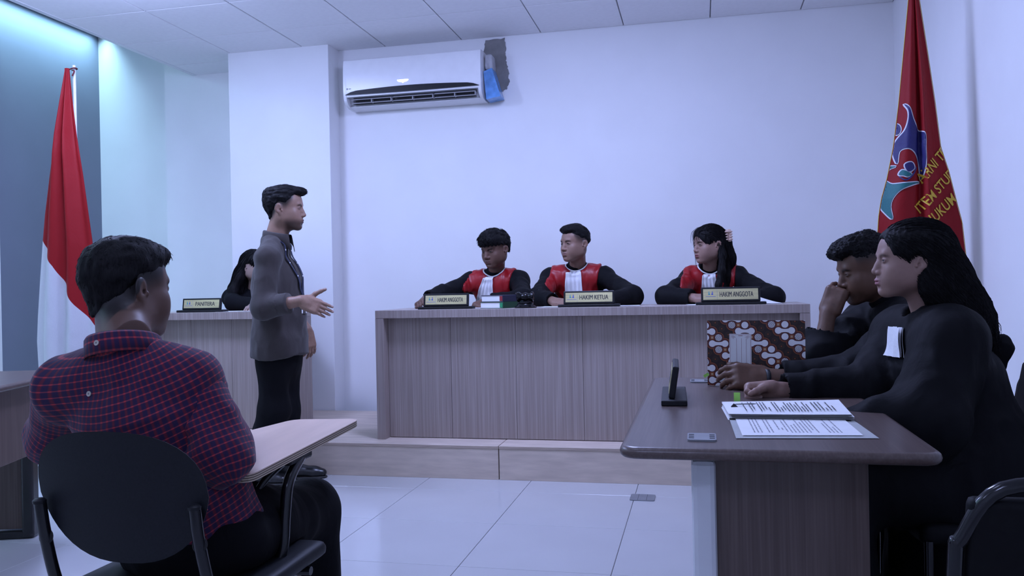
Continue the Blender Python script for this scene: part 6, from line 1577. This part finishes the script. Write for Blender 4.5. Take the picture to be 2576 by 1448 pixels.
# ---- seated witness, seen from behind
def witness():
    f = V3(0.06, 1, 0); S_ = np.cross(unit(f), UP)
    nk = at(308, 868, 1.86); pel = V3(-1.165, 1.745, 0.545)
    sR, sL = at(480, 962, 1.86), at(165, 978, 1.90)
    T = mkT(pel, nk, sR, sL, f, 1.08)
    el = at(554, 1140, 1.84); wr_ = V3(-1.22, 1.98, 0.735); elL = at(150, 1095, 2.03); wrL = V3(-1.40, 2.08, 0.66)
    arms = [(sR, el, wr_), (sL, elL, wrL)]
    legs = []
    for s_ in (-1, 1):
        hip = pel + S_ * s_ * 0.09 - UP * 0.02; kn = V3(-1.165 + s_ * 0.155 - (0.075 if s_ > 0 else 0), 2.17, 0.475); legs.append((hip, kn, V3(kn[0] + 0.01, 2.20, 0.085)))
    a_ = math.radians(33); hf = unit(c_F * math.cos(a_) + c_R * math.sin(a_) - UP * 0.04); hp = at(318, 727, 2.0); sk = (0.115, 0.062, 0.044)
    P = dict(skin=sk, fade=0.95, fadeh=0.050, hairline=0.060, ear=1.10, neckr=0.057, w=1.02, jaw=1.08,
             hair=dict(side=0.009, back=0.007, top=0.014, front=0.006, taper=0.045, line=((-0.13, -0.045), (-0.08, -0.062), (-0.055, -0.056), (-0.035, -0.030), (-0.015, 0.010), (0.0, 0.018), (0.035, 0.032), (0.06, 0.046), (0.14, 0.054)), extra=[((0, 0.025, 0.085), (0.064, 0.066, 0.034), 0.03), ((0, 0.078, 0.080), (0.05, 0.022, 0.022), 0.02)], flow=(0.1, 0.55, -0.45), len=0.018, n=3000, mess=0.4, rad=0.0009, amp=0.0030, whorl=0.4))
    hands = [dict(wrist=wr_, d=unit(V3(-0.7, 0.5, -0.1)), dorsal=UP, side=-1, curls=RELAX, fore=0.1, h=0.0035, elbow=el), dict(wrist=wrL, d=unit(V3(0.6, 0.6, -0.1)), dorsal=UP, side=1, curls=RELAX, fore=0.1, h=0.0035)]
    o, h2w = make_person('person', (pel[0], pel[1], 0), 'seated witness seen from behind in a red and navy checked shirt', P, T, arms, legs, (hp, hf, head_up(hf, -4), 1.0), hands, body_h=0.015, head_h=0.0022)
    v, q = hair_short(P, 0.0025); hair_child(o, h2w, v, q)
    # shirt body, with the check running round the trunk
    V = Vol(); torso(V, T, 0.016); V.cone(T['chest'] - f * 0.01, T['waist'] - f * 0.02, 0.150, 0.150, k=0.05, flat=(f, 0.8))
    for sh_ in (sR, sL): V.cone(nk - T['up'] * 0.048, sh_, 0.064, 0.066, k=0.03)
    V.cone(T['neck'] + T['up'] * 0.01, T['neck'] + T['up'] * 0.08, 0.058, 0.066, k=0.006, op='s')
    v, q = V.mesh(0.0058); up = T['up']; R = frame(T['f'], up)
    def torso_uv(v):
        l = (v - T['neck']) @ R; ang = np.arctan2(l[:, 0], -(l[:, 1] - 0.06)); return np.stack([ang * 0.165, l[:, 2] - 0.10 * l[:, 0] ** 2 / 0.2], 1)
    uv = torso_uv(v); v2 = crease(v, q, 0.0040, (15, 15, 9), 4.0)
    dz = (v2 - T['neck']) @ R
    lat, hgt = dz[:, 0], dz[:, 2]
    n = vnormals(v2, q)
    v2 = v2 + n * (0.006 * np.exp(-((hgt + 0.145 + 0.05 * lat) / 0.010) ** 2) * 0.5 - 0.007 * np.exp(-((lat - 0.20 - 0.25 * (hgt + 0.2)) / 0.018) ** 2) * (hgt < -0.1))[:, None]
    sh = child('shirt', v2, q, M['plaid'], o, uvs=uv)
    for (s_, e_, w_), side in zip(arms, (1, -1)):
        V = Vol(); s2 = s_ + (e_ - s_) * -0.02; V.cone(s2, e_, 0.062, 0.066, k=0.035); V.cone(e_, e_ + (w_ - e_) * 0.93, 0.064, 0.050, k=0.04)
        v, q = V.mesh(0.0058); ax = unit(e_ - s_); B = frame(ax, f); l = (v - s_) @ B
        ax2 = unit(w_ - e_); tt = (v - e_) @ ax2; fore = sstep(-0.02, 0.04, tt) * (l[:, 1] > np.linalg.norm(e_ - s_) - 0.09)
        uvs = np.stack([np.arctan2(l[:, 0], l[:, 2]) * 0.068, l[:, 1] * (1 - fore) + (np.linalg.norm(e_ - s_) + tt) * fore], 1)
        child('sleeve', crease(v, q, 0.0085, (15, 15, 13), 6.0 + side), q, M['plaid'], o, uvs=uvs)
    collar(o, 'collar', T['neck'] - T['up'] * 0.020, unit(T['up'] + f * 0.10), f, 0.068, 0.071, M['plaid'], stand=0.040, fall=0.046, point=0.05, gap=16)
    tree = BVHTree.FromPolygons([tuple(a) for a in v2], [tuple(int(i) for i in a) for a in child_q(sh)])
    def button(p, nr, parent):
        bt = MB().lathe(p, [(0.0058, 0), (0.0062, 0.0012), (0.0055, 0.0022), (0.0040, 0.0016), (0, 0.0015)], 16, axis=nr).obj('button', mat('horn_button', rgb(0.45, 0.42, 0.36), 0.4), parent, auto=40)
        MB().lathe(p + unit(nr) * 0.0014, [(0.0012, 0), (0.0012, 0.0006)], 8, axis=nr).obj('button_hole', M['ink'], bt)
    g = at(224, 990, 1.0) - c_P; hit, nr, _, _ = tree.ray_cast(Vector(c_P), Vector(unit(g)), 5)
    if hit is not None: button(np.array(hit), np.array(nr), sh)
    g = unit(at(243, 862, 1.0) - c_P); col_o = [c for c in o.children if c.name.startswith('collar')][0]
    vv = np.array([x.co[:] for x in col_o.data.vertices]) + origin_of(o); ct = BVHTree.FromPolygons([tuple(a) for a in vv], [tuple(p.vertices) for p in col_o.data.polygons])
    hit, nr, _, _ = ct.ray_cast(Vector(c_P), Vector(g), 5)
    if hit is not None:
        nr = np.array(nr); nr = nr if nr @ g < 0 else -nr; button(np.array(hit), nr, sh)
    # small red side-seam label and trousers
    p = at(503, 1268, 1.69); RR = frame(unit(V3(0.3, -1, 0)), UP); aa = math.radians(-28); Rl = np.stack([c_R * math.cos(aa) + UP * math.sin(aa) * -1, c_F, c_R * math.sin(aa) + UP * math.cos(aa)], 1)
    lb = MB().obox(p, (0.0085, 0.001, 0.018), Rl).obj('seam_label', mat('red_woven_label', rgb(0.45, 0.03, 0.04), 0.7), sh)
    V = Vol(); V.cone(pel - UP * 0.03, pel - UP * 0.01 + f * 0.1, 0.150, 0.14, k=0.05, flat=(UP, 0.75))
    for (a, b, c) in legs: V.cone(a, b, 0.093, 0.080, k=0.05); V.cone(b, c, 0.078, 0.066, k=0.04)
    v, q = V.mesh(0.009); v = crease(v, q, 0.005, (12, 12, 8), 9.0); v[:, 2] = np.maximum(v[:, 2], np.where((v[:, 1] < 1.97) & (v[:, 2] > 0.4), 0.468, 0.0)); child('trousers', v, q, M['black_trouser'], o)
    for (a, b, c) in legs: shoe('shoe', c, f, o)
def child_q(o): return [tuple(p.vertices) for p in o.data.polygons]
witness()
# ---- the two advocates at the dark table
def advocate_man():
    d0 = 2.95; sk = (0.135, 0.070, 0.046)
    hf = img_dir(90, 13); hp = at(2178, 676, d0); f = unit(-c_R + c_F * 0.05)
    nk = at(2236, 752, d0 + 0.0); pel = V3(0.90, 3.18, 0.545)
    far = np.cross(f, UP)                       # his right: away from us
    sR, sL = nk + far * 0.165 - UP * 0.085 + f * 0.01, nk - far * 0.165 - UP * 0.085 - f * 0.02
    T = mkT(pel, nk, sR, sL, f, 0.90)
    elR, wrR = at(2064, 905, 2.88), at(2084, 786, 2.92)
    elL, wrL = at(2150, 962, 2.62), at(1930, 950, 2.67)
    arms = [(sR, elR, wrR), (sL, elL, wrL)]
    legs = seat_legs(pel, f, 0.0, reach=0.42)
    P = dict(skin=sk, fade=0.85, hairline=0.058, ear=1.15, open=0.0016, nose=1.08, gaze=(0, -12), lipc=(0.15, 0.07, 0.06), stubble=0.15,
             hair=dict(side=0.001, back=0.006, top=0.022, front=0.014, line=((-0.13, 0.02), (-0.08, 0.025), (-0.03, 0.045), (0.0, 0.048), (0.04, 0.052), (0.065, 0.062), (0.14, 0.058)), extra=[((0, 0.03, 0.092), (0.060, 0.072, 0.034), 0.03), ((0, 0.088, 0.080), (0.048, 0.028, 0.022), 0.02)], flow=(0, 0.5, 0.3), len=0.012, n=4200, mess=0.9, rad=0.0006, amp=0.0045, scale=95, rag=0.006, curl=0.006, lift=0.7))
    hands = [dict(wrist=wrR, d=unit(c_R * 0.40 + UP * 0.90 + c_F * 0.05), dorsal=unit(-c_R * 0.62 - c_F * 0.74 + UP * 0.25), side=-1, curls=[(44, 22, 10), (66, 56, 28), (70, 62, 30), (72, 64, 30)], spread=(3, 0, -2, -4), thumb=(30, -50, 10, 5), scale=0.96, elbow=elR, fore=0.17, fr=0.036, h=0.0022),
             dict(wrist=wrL, d=unit(at(1858, 946, 2.67) - wrL), dorsal=unit(-c_F * 0.85 + UP * 0.55), side=1, curls=[(26, 34, 20), (28, 36, 20), (30, 38, 22), (34, 40, 22)], spread=(4, 1, -2, -5), thumb=(40, -30, 10, 10), scale=1.08, elbow=elL, fore=0.14, fr=0.038, h=0.0022)]
    o, h2w = make_person('person', (pel[0], pel[1], 0), 'robed man resting his chin on his hand behind the batik folder', P, T, arms, legs, (hp, hf, head_up(hf), 0.97), hands, body_h=0.015, head_h=0.0022)
    v, q = hair_short(P, 0.0026); hair_child(o, h2w, v, q)
    V = Vol(); torso(V, T, 0.024)
    V.cone(sR, elR, 0.078, 0.084, k=0.04); V.cone(elR, elR + (wrR - elR) * 0.52, 0.082, 0.072, k=0.05)
    dd = unit(wrR - elR); e2 = elR + (wrR - elR) * 0.52
    V.cone(e2 + dd * 0.075, e2 + dd * 0.3, 0.10, k=0.0, op='s'); V.cone(e2 - dd * 0.02, e2 + dd * 0.12, 0.058, 0.064, k=0.006, op='s')
    sleeve(V, sL, elL, wrL, (0.080, 0.084, 0.056), past=-0.03)
    for (a, b, c) in legs: V.cone(a, b, 0.11, 0.095, k=0.06); V.cone(b, c, 0.095, 0.10, k=0.05)
    V.cone(T['neck'], T['neck'] + T['up'] * .06, 0.058, 0.068, k=0.006, op='s')
    v, q = V.mesh(0.0072); v = crease(v, q, 0.0065, (15, 15, 10), 12.0); child('robe', v, q, M['robe'], o)
    collar_band(o, T, M['black_shirt'], hgt=0.035)
    wd = unit(wrL - elL); c = wrL + wd * 0.004
    R = frame(wd, UP); pts = [c + R @ V3(math.sin(a) * 0.0315, 0.006 * math.sin(a), math.cos(a) * 0.028) for a in np.linspace(0, 2 * PI, 29)]
    br = thing('bracelet', c, 'dark rubber bracelet on the wrist of the man with the folder', 'bracelet')
    band = MB()
    for i in range(28):
        a, b = pts[i], pts[i + 1]; na, nb_ = unit(a - c) * 0.0018, unit(b - c) * 0.0018; w = wd * 0.0065
        band.add([a - w, b - w, b + w, a + w, a - w + na, b - w + nb_, b + w + nb_, a + w + na], [(0, 3, 2, 1), (4, 5, 6, 7), (0, 1, 5, 4), (2, 3, 7, 6)])
    band.obj('band', mat('navy_rubber', rgb(0.012, 0.014, 0.022), 0.5), br, smooth=True)
    tube_chair((pel[0] + 0.03, pel[1]), math.atan2(-f[0], f[1]), 'black chair under the man resting his chin on his hand', zb_=0.80)
advocate_man()

def advocate_woman():
    d0 = 2.42; sk = (0.30, 0.182, 0.148)
    hf = unit(img_dir(98, 0) + UP * 0.02); hp = at(2285, 655, d0); f = unit(-c_R + c_F * 0.10)
    nk = at(2338, 778, d0 + 0.01); pel = V3(0.71, 2.58, 0.545)
    far = np.cross(f, UP); nr = -far
    sR, sL = nk + far * 0.165 - UP * 0.080 + f * 0.02, nk + nr * 0.165 - UP * 0.080 + f * 0.01
    T = mkT(pel, nk, sR, sL, f, 0.98)
    elR, wrR = at(2190, 985, 2.50), at(1952, 983, 2.50)
    elL, wrL = at(2330, 1060, 2.18), at(2180, 1050, 2.20)
    arms = [(sR, elR, wrR), (sL, elL, wrL)]; legs = seat_legs(pel, f, 0.0, reach=0.40)
    P = dict(skin=sk, lips=1.25, lipc=(0.34, 0.13, 0.16), nose=0.98, open=0.0028, jaw=0.86, brow=0.75, w=0.97, ear=1.0, neckr=0.047)
    hands = [dict(wrist=wrR, d=unit(-c_R - UP * 0.12), dorsal=unit(c_F * 0.85 + UP * 0.35), side=-1, curls=[(66, 70, 30), (72, 84, 36), (74, 84, 36), (76, 84, 36)], spread=(2, 0, 0, -2), thumb=(18, -34, 8, 4), scale=0.95, elbow=elR, fore=0.10, fr=0.032, h=0.002),
             dict(wrist=wrL, d=unit(wrL - elL), dorsal=UP, side=1, curls=FIST, thumb=(30, -30, 20, 20), scale=0.90, fore=0.08, fr=0.032, h=0.003)]
    o, h2w = make_person('person', (pel[0], pel[1], 0), 'robed woman with long wavy black hair at the near side of the dark table', P, T, arms, legs, (hp, hf, head_up(hf), 0.90), hands, body_h=0.015, head_h=0.0020)
    # long wavy hair swept to the back
    s = SDF((-0.16, -0.36, -0.32), (0.16, 0.15, 0.17), 0.0036)
    s.ell((0, -0.016, 0.040), (0.084, 0.106, 0.091), k=0); s.ell((0, 0.024, 0.034), (0.075, 0.070, 0.074), k=0.02)
    s.chain([(0, -0.055, 0.03), (0, -0.090, -0.06), (0, -0.140, -0.15), (0.0, -0.190, -0.215), (0, -0.215, -0.25)], [0.088, 0.088, 0.084, 0.068, 0.032], k=0.05)
    s.ell((0, -0.05, -0.08), (0.085, 0.055, 0.06), k=0.04)
    s.ell((0, 0.102, -0.030), (0.078, 0.072, 0.106), k=0.010, op='s'); s.ell((0, 0.045, -0.085), (0.10, 0.062, 0.085), k=0.012, op='s'); s.cone((0, 0.0, -0.10), (0, 0.02, -0.20), 0.062, 0.07, k=0.01, op='s')
    for q_ in (-1, 1): s.ell((q_ * 0.090, -0.002, -0.014), (0.034, 0.024, 0.034), k=0.010, op='s'); s.ell((q_ * 0.085, 0.055, -0.012), (0.03, 0.026, 0.026), k=0.02, op='s')
    v, q = s.mesh(); n = vnormals(v, q)
    wv = vnoise(v * V3(60, 60, 30)) * 0.006 * sstep(0.05, -0.15, v[:, 2]) + vnoise(v * V3(150, 150, 40)) * 0.0022
    v = v + n * wv[:, None]
    top = v[(v[:, 2] > -0.12) & (v[:, 1] < 0.085)]; st = top[RNG.choice(len(top), 1700)]
    dn = lambda p: V3(0, -0.75 if p[2] > 0.0 else -0.55, -0.55 if p[2] < 0.09 else -0.1)
    sv, sq = flow_strands(v, q, st, 0.028, 11, dn, rad=0.0011, wave=0.004, jit=0.22)
    # loose curly ends and a front lock tucked behind the ear
    lo = []; ends = v[(v[:, 2] < -0.06) & (v[:, 1] < -0.13)]
    for p in ends[RNG.choice(len(ends), 260)]:
        ph = RNG.uniform(0, 6); out = unit(V3(p[0] * 2, -0.8, -0.5))
        lo.append([p + out * 0.0022 * k + V3(0.005 * math.sin(ph + k), 0.005 * math.cos(ph + 0.9 * k) - 0.005 * math.cos(ph), -0.008 * k) for k in range(8)])
    lv, lq = strands(np.array(lo), 0.0008)
    hair_child(o, h2w, np.concatenate([v, sv, lv]), np.concatenate([q, sq + len(v), lq + len(v) + len(sv)]))
    V = Vol(); torso(V, T, 0.030)
    sleeve(V, sR, elR, wrR, (0.080, 0.082, 0.052), past=-0.01)
    V.cone(sL, elL, 0.088, 0.094, k=0.05); V.cone(elL, elL + (wrL - elL) * 0.75, 0.092, 0.064, k=0.05); V.cone(elL + (wrL - elL) * 0.6, wrL + (wrL - elL) * 0.12, 0.060, 0.045, k=0.03, flat=(UP, 0.55))
    V.cone(T['chest'] - f * 0.03, pel - f * 0.03, 0.125, 0.165, k=0.06)
    for (a, b, c) in legs: V.cone(a, b, 0.125, 0.105, k=0.06); V.cone(b, c, 0.105, 0.15, k=0.05)
    V.cone(pel - f * 0.02, pel - f * 0.02 - UP * 0.42, 0.20, 0.235, k=0.05); V.plane((0, 0, 0.03), (0, 0, -1))
    V.cone(T['neck'] + f * 0.01, T['neck'] + T['up'] * .08 + f * 0.035, 0.058, 0.075, k=0.008, op='s')
    v, q = V.mesh(0.0068); v = crease(v, q, 0.007, (14, 14, 9), 21.0); child('robe', v, q, M['robe'], o); robe_v, robe_q = v, q
    # stand-up collar with its back flap
    V = Vol(); cb = T['neck'] - f * 0.012
    V.cone(cb - T['up'] * 0.03, cb + T['up'] * 0.022, 0.074, 0.070, k=0.0); V.cone(cb + T['up'] * 0.005 + f * 0.01, cb + T['up'] * 0.12 + f * 0.02, 0.062, 0.075, k=0.004, op='s')
    V.cone(cb + f * 0.10 - T['up'] * 0.05, cb + f * 0.10 + T['up'] * 0.06, 0.030, 0.055, k=0.01, op='s')
    v, q = V.mesh(0.0055); child('robe_collar', v, q, M['robe'], o)
    hb = at(2500, 905, d0 - 0.02); V = Vol(); V.cone(at(2440, 880, d0), at(2512, 872, d0 - 0.02), 0.040, 0.032, k=0.02); V.cone(at(2512, 872, d0 - .02), at(2500, 935, d0), 0.030, 0.026, k=0.03); V.cone(at(2460, 855, d0), at(2516, 850, d0), 0.026, 0.022, k=0.01, op='s')
    v, q = V.mesh(0.005); child('hood_fold', crease(v, q, 0.004, (25, 25, 25)), q, M['robe'], o)
    # white bib seen from the side
    tree = BVHTree.FromPolygons([tuple(a) for a in robe_v], [tuple(int(i) for i in a) for a in robe_q]); bb = MB()
    def chest(u, w):
        p = T['neck'] - T['up'] * (0.050 + 0.085 * w) + nr * (0.045 - 0.10 * u + 0.015 * w) + f * 0.4
        hit = tree.ray_cast(Vector(p - f * 0.22), Vector(-f), 0.5)[0]; ex = p - f * 0.275
        return (np.array(hit) if hit is not None and abs((np.array(hit) - ex) @ f) < 0.05 else ex) + f * (0.014 + 0.003 * math.cos(u * 16))
    bb.grid(chest, 16, 16); bb.grid(lambda u, w: chest(1 - u, w) - f * 0.012, 16, 16); bb.obj('white_jabot', M['white_cloth'], o, smooth=True)
    tube_chair((pel[0] + 0.03, pel[1]), math.atan2(-f[0], f[1]), 'black chair under the woman with long wavy hair', zb_=0.86, rake=0.36)
advocate_woman()
